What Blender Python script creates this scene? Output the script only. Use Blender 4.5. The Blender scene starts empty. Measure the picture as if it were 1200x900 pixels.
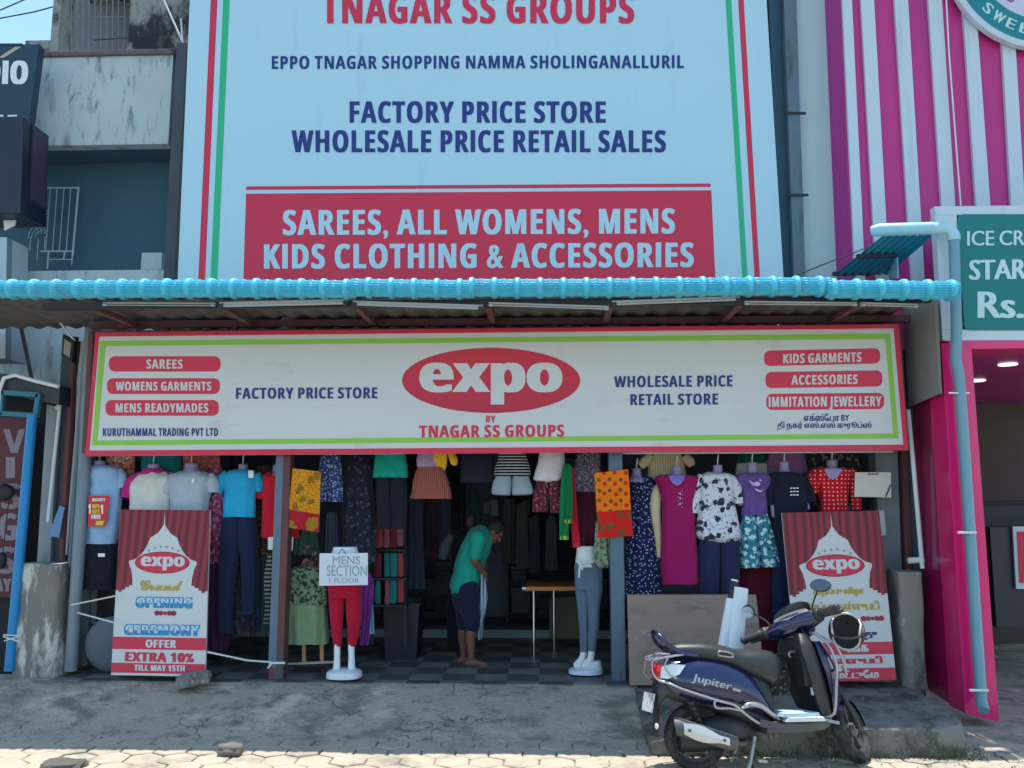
import bpy, bmesh, math, random
from mathutils import Vector, Matrix, noise

R = math.radians
SC = bpy.context.scene
COL = SC.collection
rnd = random.Random(7)

# ---------------------------------------------------------------- camera, sky, sun, exposure
CAM = Vector((0, 0, 2.0)); PITCH = 7.8; YAW = 2.1; FPX = 1000.0
cd = bpy.data.cameras.new('camera'); cam = bpy.data.objects.new('camera', cd); COL.objects.link(cam)
cam.location = CAM; cam.rotation_euler = (R(90 + PITCH), 0, R(YAW))
cd.sensor_width = 36; cd.lens = 36 * FPX / 1200; cd.clip_end = 2000; cd.clip_start = 0.05
SC.camera = cam

SUN_EL = 84.3
world = bpy.data.worlds.new("World"); SC.world = world; world.use_nodes = True
nt = world.node_tree
sky = nt.nodes.new('ShaderNodeTexSky'); sky.sky_type = 'NISHITA'; sky.sun_disc = False
sky.sun_elevation = R(SUN_EL); sky.sun_rotation = R(0); sky.air_density = 1.3; sky.dust_density = 0.5; sky.ozone_density = 2.5
bg = nt.nodes['Background']; bg.inputs[1].default_value = 0.15
tint = nt.nodes.new('ShaderNodeMix'); tint.data_type = 'RGBA'; tint.blend_type = 'MULTIPLY'; tint.inputs[0].default_value = 1
tint.inputs[7].default_value = (.93, 1.03, 1.0, 1)   # camera white balance leaning to cyan
nt.links.new(sky.outputs[0], tint.inputs[6]); nt.links.new(tint.outputs[2], bg.inputs[0])
sd = bpy.data.lights.new('sun', 'SUN'); sun = bpy.data.objects.new('sun', sd); COL.objects.link(sun)
sd.energy = 3.6; sd.angle = R(0.53); sd.color = (1.0, 0.95, 0.87)
sun.location = (0, 20, 40); sun.rotation_euler = (R(-(90 - SUN_EL)), 0, 0)
SC.view_settings.view_transform = 'Standard'; SC.view_settings.look = 'None'
SC.view_settings.gamma = 1.0; SC.view_settings.use_curve_mapping = False
SC.view_settings.exposure = 0.82
SC.cycles.max_bounces = 8; SC.cycles.diffuse_bounces = 5; SC.cycles.sample_clamp_indirect = 6
try:
    SC.cycles.use_denoising = True
except Exception:
    pass

CM = Matrix.Rotation(R(YAW), 3, 'Z') @ Matrix.Rotation(R(90 + PITCH), 3, 'X')
def ray(px, py): return CM @ Vector(((px - 600) / FPX, (450 - py) / FPX, -1))
def at(px, py, Y):
    d = ray(px, py); return CAM + d * (Y / d.y)
def gh(px, py, z=0.0):
    d = ray(px, py); return CAM + d * ((z - CAM.z) / d.z)
def hit(px, py, p0, n):
    d = ray(px, py); return CAM + d * ((p0 - CAM).dot(n) / d.dot(n))
def pxm(Y): return (at(601, 550, Y) - at(600, 550, Y)).length     # metres per photo pixel at a distance

# ---------------------------------------------------------------- mesh builder
class MB:
    def __init__(s): s.v = []; s.f = []; s.m = []
    def add(s, vs, fs, m=0):
        b = len(s.v); s.v += [Vector(p) for p in vs]
        for f in fs: s.f.append([b + i for i in f]); s.m.append(m)
        return s
    def quad(s, a, b, c, d, m=0): return s.add([a, b, c, d], [(0, 1, 2, 3)], m)
    def box(s, lo, hi, m=0):
        x0, y0, z0 = lo; x1, y1, z1 = hi
        return s.add([(x0,y0,z0),(x1,y0,z0),(x1,y1,z0),(x0,y1,z0),(x0,y0,z1),(x1,y0,z1),(x1,y1,z1),(x0,y1,z1)],
                     [(0,3,2,1),(4,5,6,7),(0,1,5,4),(1,2,6,5),(2,3,7,6),(3,0,4,7)], m)
    def hexa(s, q, off, m=0):
        """quad q pushed back by vector off"""
        off = Vector(off); q = [Vector(p) for p in q]
        return s.add(q + [p + off for p in q], [(0,1,2,3),(7,6,5,4),(0,4,5,1),(1,5,6,2),(2,6,7,3),(3,7,4,0)], m)
    def prism(s, pts, off, m=0):
        off = Vector(off); n = len(pts); pts = [Vector(p) for p in pts]
        return s.add(pts + [p + off for p in pts], [list(range(n)), list(range(2*n-1, n-1, -1))] +
                     [(i, i + n, (i + 1) % n + n, (i + 1) % n) for i in range(n)], m)
    def tube(s, pts, r, seg=10, m=0, flat=None):
        pts = [Vector(p) for p in pts]; n = len(pts)
        rr = r if isinstance(r, (list, tuple)) else [r] * n
        vs = []; u = None
        for i, p in enumerate(pts):
            t = (pts[min(i + 1, n - 1)] - pts[max(i - 1, 0)])
            t = t.normalized() if t.length > 1e-9 else Vector((0, 0, 1))
            if u is None:
                a = Vector((1, 0, 0)) if abs(t.x) < .8 else Vector((0, 0, 1))
                u = (a - t * a.dot(t)).normalized()
            else:
                u = (u - t * u.dot(t)); u = u.normalized() if u.length > 1e-6 else Vector((0, 1, 0))
            w = t.cross(u)
            for k in range(seg):
                a = 2 * math.pi * k / seg
                q = u * math.cos(a) * rr[i] + w * math.sin(a) * rr[i]
                if flat: q.y *= flat
                vs.append(p + q)
        fs = []
        for i in range(n - 1):
            for k in range(seg):
                k2 = (k + 1) % seg
                fs.append((i*seg+k, i*seg+k2, (i+1)*seg+k2, (i+1)*seg+k))
        fs.append(list(range(seg - 1, -1, -1))); fs.append([(n - 1) * seg + k for k in range(seg)])
        return s.add(vs, fs, m)
    def bar(s, a, b, w, d, m=0):
        """rectangular bar a->b, w across in x (or z), d in y"""
        a = Vector(a); b = Vector(b); t = (b - a).normalized()
        y = Vector((0, 1, 0)); 
        if abs(t.y) > .9: y = Vector((1, 0, 0))
        y = (y - t * y.dot(t)).normalized(); x = t.cross(y)
        h = [x*w/2 + y*d/2, x*w/2 - y*d/2, -x*w/2 - y*d/2, -x*w/2 + y*d/2]
        return s.add([a + q for q in h] + [b + q for q in h], [(0,1,2,3),(7,6,5,4),(0,4,5,1),(1,5,6,2),(2,6,7,3),(3,7,4,0)], m)
    def sphere(s, c, r, seg=14, rings=9, m=0):
        c = Vector(c); r = Vector(r) if hasattr(r, '__len__') else Vector((r, r, r))
        vs = []; fs = []
        for i in range(1, rings):
            ph = math.pi * i / rings
            for k in range(seg):
                a = 2*math.pi*k/seg
                vs.append(c + Vector((r.x*math.sin(ph)*math.cos(a), r.y*math.sin(ph)*math.sin(a), r.z*math.cos(ph))))
        top = len(vs); vs += [c + Vector((0,0,r.z)), c - Vector((0,0,r.z))]
        for i in range(rings - 2):
            for k in range(seg):
                k2 = (k+1) % seg; fs.append((i*seg+k, (i+1)*seg+k, (i+1)*seg+k2, i*seg+k2))
        for k in range(seg):
            k2 = (k+1) % seg
            fs.append((top, k, k2)); fs.append((top+1, (rings-2)*seg+k2, (rings-2)*seg+k))
        return s.add(vs, fs, m)
    def rings(s, ringlist, m=0, cap=True):
        n = len(ringlist[0]); vs = [p for r in ringlist for p in r]; fs = []
        for i in range(len(ringlist) - 1):
            for k in range(n):
                k2 = (k+1) % n; fs.append((i*n+k, i*n+k2, (i+1)*n+k2, (i+1)*n+k))
        if cap:
            fs.append(list(range(n-1, -1, -1))); fs.append([(len(ringlist)-1)*n+k for k in range(n)])
        return s.add(vs, fs, m)
    def revolve(s, prof, c, seg=32, m=0):
        """profile of (radius, y) turned about the Y axis through c"""
        c = Vector(c); vs = []; n = len(prof); fs = []
        for k in range(seg):
            a = 2*math.pi*k/seg
            for (r, y) in prof: vs.append(c + Vector((r*math.cos(a), y, r*math.sin(a))))
        for k in range(seg):
            k2 = (k+1) % seg
            for i in range(n-1): fs.append((k*n+i, k*n+i+1, k2*n+i+1, k2*n+i))
        return s.add(vs, fs, m)
    def xf(s, M, start=0):
        for i in range(start, len(s.v)): s.v[i] = M @ s.v[i]
        return s

def cr(vals, t):
    """Catmull-Rom through a list of tuples"""
    n = len(vals) - 1; i = min(int(t), n - 1); f = t - i
    p0 = vals[max(i-1, 0)]; p1 = vals[i]; p2 = vals[i+1]; p3 = vals[min(i+2, n)]
    out = []
    for a, b, c, d in zip(p0, p1, p2, p3):
        m1 = (c - a) / 2; m2 = (d - b) / 2
        out.append((2*f**3-3*f*f+1)*b + (f**3-2*f*f+f)*m1 + (-2*f**3+3*f*f)*c + (f**3-f*f)*m2)
    return out

def loft(mb, rows, Y, dr=.55, dmax=.15, fold=(0, 0), seg=40, sub=5, n=2.5, m=0, seed=0, dmin=.02, wr=.008, lin=False):
    """cloth body from photo rows (y, left, right) at distance Y, with real depth and folds"""
    rl = []; N = (len(rows) - 1) * sub
    for j in range(N + 1):
        t = j / sub
        if lin:
            i = min(int(t), len(rows)-2); f = t - i
            py, xl, xr = [rows[i][q]*(1-f) + rows[i+1][q]*f for q in range(3)]
        else: py, xl, xr = cr(rows, t)
        a = at(xl, py, Y); b = at(xr, py, Y); c = (a + b) / 2; w = max((b - a).x / 2, .004)
        d = max(min(dmax, w * dr), min(dmin, w)); pr = j / N; ring = []
        for k in range(seg):
            th = 2*math.pi*k/seg; cc = math.cos(th); ss = math.sin(th)
            x = w * math.copysign(abs(cc)**(2/n), cc); y = d * math.copysign(abs(ss)**(2/n), ss)
            p = Vector((c.x + x, Y + y, c.z))
            if fold[0]:
                g = fold[0] * (0.25 + 0.75*pr) * math.sin(fold[1]*th + seed*1.7 + 1.5*noise.noise(Vector((seed, c.z*3, 0))))
                p.y += g * (1 if ss >= 0 else -1) * abs(ss); p.x += g * .5 * cc
            q = noise.noise_vector(Vector((p.x*9 + seed*3.1, p.y*9, p.z*7))) * wr + noise.noise_vector(Vector((p.x*26 + seed, p.y*20, p.z*16))) * wr*.4
            p += Vector((q.x*.6, q.y*1.6, q.z*.5)); ring.append(p)
        rl.append(ring)
    mb.rings(rl, m)
    return mb

def ptube(mb, pts, Y, flat=None, m=0, seg=14, sub=4):
    """sleeve or limb from photo points (x, y, radius in px) at distance Y"""
    s = pxm(Y); N = (len(pts)-1)*sub; P = []; rr = []
    for j in range(N+1):
        x, y, r = cr(pts, j/sub); P.append(at(x, y, Y)); rr.append(max(r*s, .002))
    mb.tube(P, rr, seg, m, flat); return mb

# ---------------------------------------------------------------- objects
OFF = {}
def link(o): COL.objects.link(o); return o
def tag(o, label=None, cat=None, group=None, kind=None):
    if label: o['label'] = label
    if cat: o['category'] = cat
    if group: o['group'] = group
    if kind: o['kind'] = kind
    return o
def thing(name, label, cat, loc, group=None):
    o = link(bpy.data.objects.new(name, None)); o.empty_display_size = .1
    o.location = loc; OFF[o.name] = Vector(loc); return tag(o, label, cat, group)
def build(mb, name, mats, smooth=30, off=Vector((0,0,0))):
    me = bpy.data.meshes.new(name); me.from_pydata([tuple(p - off) for p in mb.v], [], mb.f)
    for m in (mats if isinstance(mats, (list, tuple)) else [mats]): me.materials.append(m)
    me.polygons.foreach_set('material_index', mb.m)
    bm = bmesh.new(); bm.from_mesh(me); bmesh.ops.remove_doubles(bm, verts=bm.verts, dist=1e-6)
    bmesh.ops.recalc_face_normals(bm, faces=bm.faces); bm.to_mesh(me); bm.free()
    if smooth:
        me.polygons.foreach_set('use_smooth', [True]*len(me.polygons)); me.set_sharp_from_angle(angle=R(smooth))
    me.update(); return me
def obj(name, mb, mats, parent=None, smooth=30, local=False, bevel=0, keepn=False):
    if parent is not None:
        off = Vector((0,0,0)) if local else OFF[parent.name]
        o = link(bpy.data.objects.new(name, build(mb, name, mats, smooth, off)))
        o.parent = parent; OFF[o.name] = off
    else:
        xs = [p.x for p in mb.v]; ys = [p.y for p in mb.v]; zs = [p.z for p in mb.v]
        off = Vector(((min(xs)+max(xs))/2, (min(ys)+max(ys))/2, min(zs)))
        o = link(bpy.data.objects.new(name, build(mb, name, mats, smooth, off))); o.location = off; OFF[o.name] = off
    if bevel:
        b = o.modifiers.new('bevel', 'BEVEL'); b.width = bevel; b.segments = 2; b.limit_method = 'ANGLE'; b.angle_limit = R(40)
    return o
def fuse(mb, name, mats, parent=None, voxel=.008, it=6, local=False):
    """overlapping solids become one continuous skin"""
    o = obj(name, mb, mats, parent, 0, local)
    r = o.modifiers.new('r', 'REMESH'); r.mode = 'VOXEL'; r.voxel_size = voxel
    s = o.modifiers.new('s', 'SMOOTH'); s.iterations = it; s.factor = .5
    bpy.context.view_layer.update(); dg = bpy.context.evaluated_depsgraph_get()
    me = bpy.data.meshes.new_from_object(o.evaluated_get(dg)); o.modifiers.clear(); old = o.data; o.data = me
    bpy.data.meshes.remove(old); me.polygons.foreach_set('use_smooth', [True]*len(me.polygons)); me.update()
    if not me.materials: me.materials.append(mats if not isinstance(mats, (list, tuple)) else mats[0])
    return o
def copy_tree(o, parent=None):
    c = link(o.copy()); OFF[c.name] = OFF.get(o.name, Vector())
    if parent is not None: c.parent = parent
    for ch in [k for k in bpy.data.objects if k.parent == o]: copy_tree(ch, c)
    return c

# ---------------------------------------------------------------- materials
def srgb(r, g, b):
    f = lambda c: (c/255/12.92) if c/255 <= .04045 else ((c/255+.055)/1.055)**2.4
    return (f(r), f(g), f(b))
def _new(name):
    m = bpy.data.materials.new(name); m.use_nodes = True; t = m.node_tree
    return m, t, t.nodes['Principled BSDF']
def _n(t, typ, **kw):
    n = t.nodes.new(typ)
    for k, v in kw.items(): setattr(n, k, v)
    return n
def _mix(t, fac, a, b, blend='MIX'):
    n = _n(t, 'ShaderNodeMix', data_type='RGBA', blend_type=blend)
    for sock, v in ((n.inputs[0], fac), (n.inputs[6], a), (n.inputs[7], b)):
        if hasattr(v, 'is_output'): t.links.new(v, sock)
        elif isinstance(v, (int, float)): sock.default_value = v
        else: sock.default_value = (*v, 1)
    return n.outputs[2]
def _noise(t, co, scale, detail=5, rough=.6):
    n = _n(t, 'ShaderNodeTexNoise'); n.inputs['Scale'].default_value = scale; n.inputs['Detail'].default_value = detail
    n.inputs['Roughness'].default_value = rough; t.links.new(co, n.inputs['Vector']); return n.outputs[0]
def _math(t, op, a, b=0.0, c=0.0):
    n = _n(t, 'ShaderNodeMath', operation=op)
    for i, v in enumerate((a, b, c)):
        if hasattr(v, 'is_output'): t.links.new(v, n.inputs[i])
        else: n.inputs[i].default_value = v
    return n.outputs[0]
def _ramp(t, v, lo, hi):
    n = _n(t, 'ShaderNodeMapRange'); n.inputs[1].default_value = lo; n.inputs[2].default_value = hi
    n.clamp = True; t.links.new(v, n.inputs[0]); return n.outputs[0]
def mat(name, col, rough=.6, metal=0, var=.12, vs=6, bump=0, bs=40, dirt=None, spec=.5, coat=0, emit=0, sheen=0, stretch=None):
    m, t, b = _new(name); co = _n(t, 'ShaderNodeTexCoord').outputs['Object']
    if stretch:
        mp = _n(t, 'ShaderNodeMapping'); mp.inputs['Scale'].default_value = stretch; t.links.new(co, mp.inputs[0]); cs = mp.outputs[0]
    else: cs = co
    c = _mix(t, _noise(t, cs, vs), tuple(x*(1-var) for x in col), tuple(min(1, x*(1+var)) for x in col))
    for (dc, lo, hi, sc, st) in (dirt or []):
        mp = _n(t, 'ShaderNodeMapping'); mp.inputs['Scale'].default_value = st; t.links.new(co, mp.inputs[0])
        c = _mix(t, _ramp(t, _noise(t, mp.outputs[0], sc, 8, .65), lo, hi), c, dc)
    t.links.new(c, b.inputs['Base Color'])
    b.inputs['Roughness'].default_value = rough; b.inputs['Metallic'].default_value = metal
    b.inputs['Specular IOR Level'].default_value = spec; b.inputs['Coat Weight'].default_value = coat
    if sheen: b.inputs['Sheen Weight'].default_value = sheen
    if emit: b.inputs['Emission Color'].default_value = (*col, 1); b.inputs['Emission Strength'].default_value = emit
    if bump:
        bn = _n(t, 'ShaderNodeBump'); bn.inputs['Strength'].default_value = bump; bn.inputs['Distance'].default_value = .02
        t.links.new(_noise(t, cs, bs, 6), bn.inputs['Height']); t.links.new(bn.outputs[0], b.inputs['Normal'])
    return m
def pat(name, base, layers, rough=.8, var=.12):
    """printed cloth: layers of (kind, colour, scale, threshold[, seed])"""
    m, t, b = _new(name); co = _n(t, 'ShaderNodeTexCoord').outputs['Object']
    c = _mix(t, _noise(t, co, 7), tuple(x*(1-var) for x in base), tuple(min(1, x*(1+var)) for x in base))
    for L in layers:
        kind, col, sc, th = L[:4]; sd_ = L[4] if len(L) > 4 else 0
        mp = _n(t, 'ShaderNodeMapping'); mp.inputs['Location'].default_value = (sd_, sd_*.7, sd_*1.3); t.links.new(co, mp.inputs[0]); v = mp.outputs[0]
        if kind in ('dots', 'splat', 'regular'):
            if kind == 'splat':
                nn = _n(t, 'ShaderNodeTexNoise'); nn.inputs['Scale'].default_value = sc*1.6; t.links.new(v, nn.inputs['Vector'])
                sub = _n(t, 'ShaderNodeVectorMath', operation='SUBTRACT'); t.links.new(nn.outputs['Color'], sub.inputs[0]); sub.inputs[1].default_value = (.5, .5, .5)
                scl = _n(t, 'ShaderNodeVectorMath', operation='SCALE'); t.links.new(sub.outputs[0], scl.inputs[0]); scl.inputs['Scale'].default_value = .9/sc
                ad = _n(t, 'ShaderNodeVectorMath', operation='ADD'); t.links.new(v, ad.inputs[0]); t.links.new(scl.outputs[0], ad.inputs[1]); v = ad.outputs[0]
            vo = _n(t, 'ShaderNodeTexVoronoi'); vo.voronoi_dimensions = '2D' if kind != 'dots3' else '3D'
            sp = _n(t, 'ShaderNodeSeparateXYZ'); t.links.new(v, sp.inputs[0]); cb = _n(t, 'ShaderNodeCombineXYZ')
            t.links.new(sp.outputs[0], cb.inputs[0]); t.links.new(sp.outputs[2], cb.inputs[1]); t.links.new(cb.outputs[0], vo.inputs['Vector'])
            vo.inputs['Scale'].default_value = sc
            if kind == 'regular': vo.inputs['Randomness'].default_value = .12
            f = _math(t, 'LESS_THAN', vo.outputs['Distance'], th)
        elif kind == 'blotch': f = _math(t, 'GREATER_THAN', _noise(t, v, sc, 3), th)
        else:
            sp = _n(t, 'ShaderNodeSeparateXYZ'); t.links.new(v, sp.inputs[0])
            f = _math(t, 'GREATER_THAN', _math(t, 'SINE', _math(t, 'MULTIPLY', sp.outputs[2 if kind == 'hstripe' else 0], sc)), th)
        c = _mix(t, f, c, col)
    t.links.new(c, b.inputs['Base Color']); b.inputs['Roughness'].default_value = rough; b.inputs['Specular IOR Level'].default_value = .2
    b.inputs['Sheen Weight'].default_value = .1
    bn = _n(t, 'ShaderNodeBump'); bn.inputs['Strength'].default_value = .7; bn.inputs['Distance'].default_value = .02
    t.links.new(_noise(t, co, 16, 5), bn.inputs['Height']); t.links.new(bn.outputs[0], b.inputs['Normal'])
    return m
_cl = {}
def cloth(r, g, b):
    k = (r, g, b)
    if k not in _cl: _cl[k] = mat('cloth', srgb(r, g, b), .85, var=.2, vs=9, bump=.75, bs=17, spec=.2, sheen=.1)
    return _cl[k]

WHITE = mat('white_flex', (.635, .635, .615), .45, var=.04, vs=1.5, bump=.35, bs=2.2, dirt=[((.47, .46, .44), .58, .8, 2, (1,1,2.5))])
FLEXBLUE = mat('pale_flex', (.47, .685, .755), .42, var=.05, vs=1.2, bump=.5, bs=1.5, dirt=[((.37, .56, .65), .58, .8, 1.6, (2.5,1,.4))])
CRIM = mat('crimson_print', (.66, .018, .06), .45, var=.06)
CRIMD = mat('deep_crimson_print', (.36, .012, .04), .45, var=.2, vs=3)
LIME = mat('lime_print', (.27, .56, .05), .45, var=.05)
GREEN = mat('green_print', (.02, .46, .20), .45, var=.05)
NAVYP = mat('navy_print', (.010, .026, .19), .45, var=.05)
STEEL = mat('painted_steel', srgb(92, 112, 128), .5, .3, var=.2, vs=9, dirt=[(srgb(70, 50, 45), .6, .72, 5, (1,1,.3))])
RUST = mat('rusty_steel', srgb(104, 62, 62), .7, .1, var=.3, vs=12, dirt=[(srgb(70, 84, 96), .52, .66, 4, (1,1,.25))])
DARK = mat('dark_paint', (.018, .02, .024), .6, var=.3)
GREYPIPE = mat('grey_pvc', srgb(120, 132, 142), .45, var=.15, dirt=[(srgb(80, 80, 80), .55, .75, 4, (1,1,.3))])
WHITEPVC = mat('white_pvc', (.72, .76, .78), .4, var=.06)
CONC = mat('raw_concrete', srgb(140, 136, 130), .9, var=.25, vs=7, bump=.5, bs=30, dirt=[(srgb(70, 66, 62), .5, .68, 3, (1,1,.4)), (srgb(190, 185, 175), .6, .7, 6, (1,1,.5))])
CORD = mat('white_cord', (.7, .7, .68), .8)
SKINM = mat('brown_skin', srgb(120, 78, 62), .55, var=.08)
MANNQ = mat('mannequin_skin', srgb(146, 138, 178), .4, var=.06)
MANNW = mat('mannequin_white', (.78, .80, .82), .35, var=.04)

# ---------------------------------------------------------------- lettering
def boldchars(s):
    r = ''
    for ch in s:
        if ch == 'I': r += chr(0x1D5F9)
        elif 'A' <= ch <= 'Z': r += chr(0x1D5D4 + ord(ch) - 65)
        elif 'a' <= ch <= 'z': r += chr(0x1D5EE + ord(ch) - 97)
        elif '0' <= ch <= '9': r += chr(0x1D7EC + ord(ch) - 48)
        else: r += ch
    return r
def scriptchars(s): return ''.join(chr(0x1D4D0+ord(c)-65) if c.isupper() else chr(0x1D4EA+ord(c)-97) if c.islower() else c for c in s)
_g = {}
def glyphs(s, style='bold', spacing=1.0):
    key = (s, style, spacing)
    if key in _g: return _g[key]
    cu = bpy.data.curves.new('txt', 'FONT')
    cu.body = boldchars(s) if style == 'bold' else scriptchars(s) if style == 'script' else s
    cu.size = 1; cu.resolution_u = 3; cu.space_character = spacing*(1.13 if style == 'bold' and len(s) > 1 and s.upper() == s else 1); cu.space_word = .8
    o = bpy.data.objects.new('txt', cu); COL.objects.link(o); bpy.context.view_layer.update()
    me = bpy.data.meshes.new_from_object(o.evaluated_get(bpy.context.evaluated_depsgraph_get()))
    v = [(p.co.x, p.co.y) for p in me.vertices]; f = [tuple(p.vertices) for p in me.polygons]
    bpy.data.objects.remove(o); bpy.data.curves.remove(cu); bpy.data.meshes.remove(me)
    xs = [p[0] for p in v]; ys = [p[1] for p in v]
    _g[key] = (v, f, min(xs), max(xs), min(ys), max(ys)); return _g[key]

class Board:
    """a flat printed sheet: shapes are given in photo pixels (or 0..1 of a quad) and lie on its plane"""
    def __init__(s, parent, p0, n, quad=None):
        s.parent = parent; s.p0 = Vector(p0); s.n = Vector(n).normalized(); s.quad = quad; s.k = 0
    def px(s, u, v):
        if not s.quad: return u, v
        a, b, c, d = s.quad     # TL TR BR BL
        return tuple((a[i]*(1-u)+b[i]*u)*(1-v) + (d[i]*(1-u)+c[i]*u)*v for i in (0, 1))
    def pt(s, u, v, k=1.0): return hit(*s.px(u, v), s.p0, s.n) + s.n * (.0022*k)
    def poly(s, name, pts, m, k=1):
        mb = MB(); mb.add([s.pt(*p, k) for p in pts], [list(range(len(pts)))]); return obj(name, mb, m, s.parent, 0)
    def polys(s, name, plist, m, k=1):
        mb = MB()
        for pts in plist: mb.add([s.pt(*p, k) for p in pts], [list(range(len(pts)))])
        return obj(name, mb, m, s.parent, 0)
    def rectloop(s, name, o, i, m, k=1):
        mb = MB(); n = len(o); mb.add([s.pt(*p, k) for p in o] + [s.pt(*p, k) for p in i], [(a, (a+1) % n, (a+1) % n + n, a+n) for a in range(n)])
        return obj(name, mb, m, s.parent, 0)
    def ellipse(s, name, cx, cy, rx, ry, m, k=1, n=64):
        return s.poly(name, [(cx+rx*math.cos(2*math.pi*i/n), cy+ry*math.sin(2*math.pi*i/n)) for i in range(n)], m, k)
    def pill(s, name, x0, y0, x1, y1, r, m, k=1, slope=0):
        pts = []
        for cx, cy, a0 in ((x1-r, y0+r, -90), (x1-r, y1-r, 0), (x0+r, y1-r, 90), (x0+r, y0+r, 180)):
            for q in range(7):
                a = R(a0 + 15*q); x = cx+r*math.cos(a); pts.append((x, cy+r*math.sin(a)+slope*(x-x0)))
        return s.poly(name, pts, m, k)
    def text(s, txt, x0, y0, x1, y1, m, k=2, style='bold', fit='cap', slope=0, heavy=.5, name='lettering', spacing=1.0, ital=0, label=None, rot=None, clip=None):
        """capital tops at y0, baseline y1, from x0 to x1; extra copies thicken the strokes"""
        v, f, a, b, lo, hi = glyphs(txt, style, spacing)
        if fit == 'cap': lo, hi = 0.0, .714 if style == 'bold' else .70
        if fit == 'xh': lo, hi = 0.0, .545
        if fit == 'cap' and txt.upper() == txt and style == 'bold': v = [(x, min(y, .724)) for x, y in v]
        if clip is not None: v = [(x, max(y, clip*.714)) for x, y in v]
        mb = MB(); w = (y1-y0)/(hi-lo)
        sh = [0] if not heavy else [-heavy, -heavy/2, 0, heavy/2, heavy]
        for j, d in enumerate(sh):
            pts = []
            for (x, y) in v:
                X = x0 + (x-a)/(b-a)*(x1-x0); Yp = y1 - (y-lo)/(hi-lo)*(y1-y0)
                X += ital*(y1-Yp) + d; Yp += slope*(X-x0)
                if rot: X, Yp = rot(X, Yp)
                pts.append(s.pt(X, Yp, k + j*.07))
            mb.add(pts, f)
        o = obj(name, mb, m, s.parent, 0)
        return o

# ---------------------------------------------------------------- setting: ground
FLOOR = .27
road = MB().add([(-150, -150, -.03), (150, -150, -.03), (150, 150, -.03), (-150, 150, -.03)], [(0,1,2,3)])
tag(obj('road', road, mat('road_surface', srgb(126, 124, 122), .9, var=.2, vs=2, bump=.3, bs=25), None, 0), kind='structure')

def hexpave():
    mb = MB(); W = .27; H = .31; r2 = random.Random(3)
    y = 4.6; row = 0
    while y < 7.95:
        x = -7.2 + (W/2 if row % 2 else 0)
        while x < 6.8:
            cx, cy = x + r2.uniform(-.004, .004), y + r2.uniform(-.004, .004); g = .006
            tz = r2.uniform(-.006, .005); ax = r2.uniform(-.02, .02); ay = r2.uniform(-.02, .02); an = r2.uniform(-.03, .03)
            def ring(gap, z):
                o = []
                for i in range(6):
                    a = math.pi/6 + i*math.pi/3 + an
                    px_ = math.cos(a)*(W/2-gap)/math.cos(math.pi/6); py_ = math.sin(a)*(H/2-gap)
                    px_ += r2.uniform(-.004, .004); py_ += r2.uniform(-.004, .004)
                    o.append(Vector((cx+px_, cy+py_, z+tz+ax*px_+ay*py_)))
                return o
            mb.rings([ring(g, -.03), ring(g, -.008), ring(g+.010, 0)], 0)
            x += W
        y += H*.75; row += 1
    return mb
PAVE = mat('paver_concrete', srgb(182, 170, 150), .9, var=.18, vs=3, bump=.5, bs=60, dirt=[(srgb(112, 106, 98), .5, .75, 2.5, (1,1,1)), (srgb(185, 175, 160), .6, .72, 7, (1,1,1))])
tag(obj('pavement', hexpave(), PAVE, None, 0), kind='structure')
JOINT = mat('joint_soil', srgb(134, 126, 114), .95, var=.3, vs=20, bump=.5, bs=60)
tag(obj('pavement_bed', MB().add([(-7.4, 4.4, -.014), (7, 4.4, -.014), (7, 8.3, -.014), (-7.4, 8.3, -.014)], [(0,1,2,3)]), JOINT, None, 0), kind='structure')

def concmat(name, base, crack=True):
    m = mat(name, base, .95, var=.25, vs=14, bump=1.0, bs=34,
            dirt=[(tuple(c*.5 for c in base), .48, .62, 2.2, (1,1.6,1)), (tuple(c*.45 for c in base), .58, .66, 9, (1,2,1)), (tuple(min(1, c*1.5) for c in base), .54, .68, 1.9, (1,1.5,1))])
    if crack:
        t = m.node_tree; b = t.nodes['Principled BSDF']; old = b.inputs['Base Color'].links[0].from_socket
        co = _n(t, 'ShaderNodeTexCoord').outputs['Object']
        vo = _n(t, 'ShaderNodeTexVoronoi', feature='DISTANCE_TO_EDGE'); vo.inputs['Scale'].default_value = 1.1
        nn = _n(t, 'ShaderNodeTexNoise'); nn.inputs['Scale'].default_value = 4; nn.inputs['Detail'].default_value = 6; t.links.new(co, nn.inputs['Vector'])
        scl = _n(t, 'ShaderNodeVectorMath', operation='SCALE'); t.links.new(nn.outputs['Color'], scl.inputs[0]); scl.inputs['Scale'].default_value = .35
        ad = _n(t, 'ShaderNodeVectorMath', operation='ADD'); t.links.new(co, ad.inputs[0]); t.links.new(scl.outputs[0], ad.inputs[1]); t.links.new(ad.outputs[0], vo.inputs['Vector'])
        e = _math(t, 'MULTIPLY', _math(t, 'SUBTRACT', 1.0, _ramp(t, vo.outputs['Distance'], .0, .012)), _ramp(t, _noise(t, co, 1.3), .48, .6))
        t.links.new(_mix(t, e, old, tuple(c*.25 for c in base)), b.inputs['Base Color'])
    return m
APRON = concmat('apron_concrete', srgb(178, 165, 147))
def grid(fn, x0, x1, y0, y1, nx, ny):
    mb = MB(); vs = []
    for j in range(ny+1):
        for i in range(nx+1):
            x = x0+(x1-x0)*i/nx; y = y0+(y1-y0)*j/ny; vs.append((x, y, fn(x, y)))
    return mb.add(vs, [(j*(nx+1)+i, j*(nx+1)+i+1, (j+1)*(nx+1)+i+1, (j+1)*(nx+1)+i) for j in range(ny) for i in range(nx)])
XPL = gh(752, 845, .1).x; XPR = gh(1141, 850, .22).x
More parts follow.
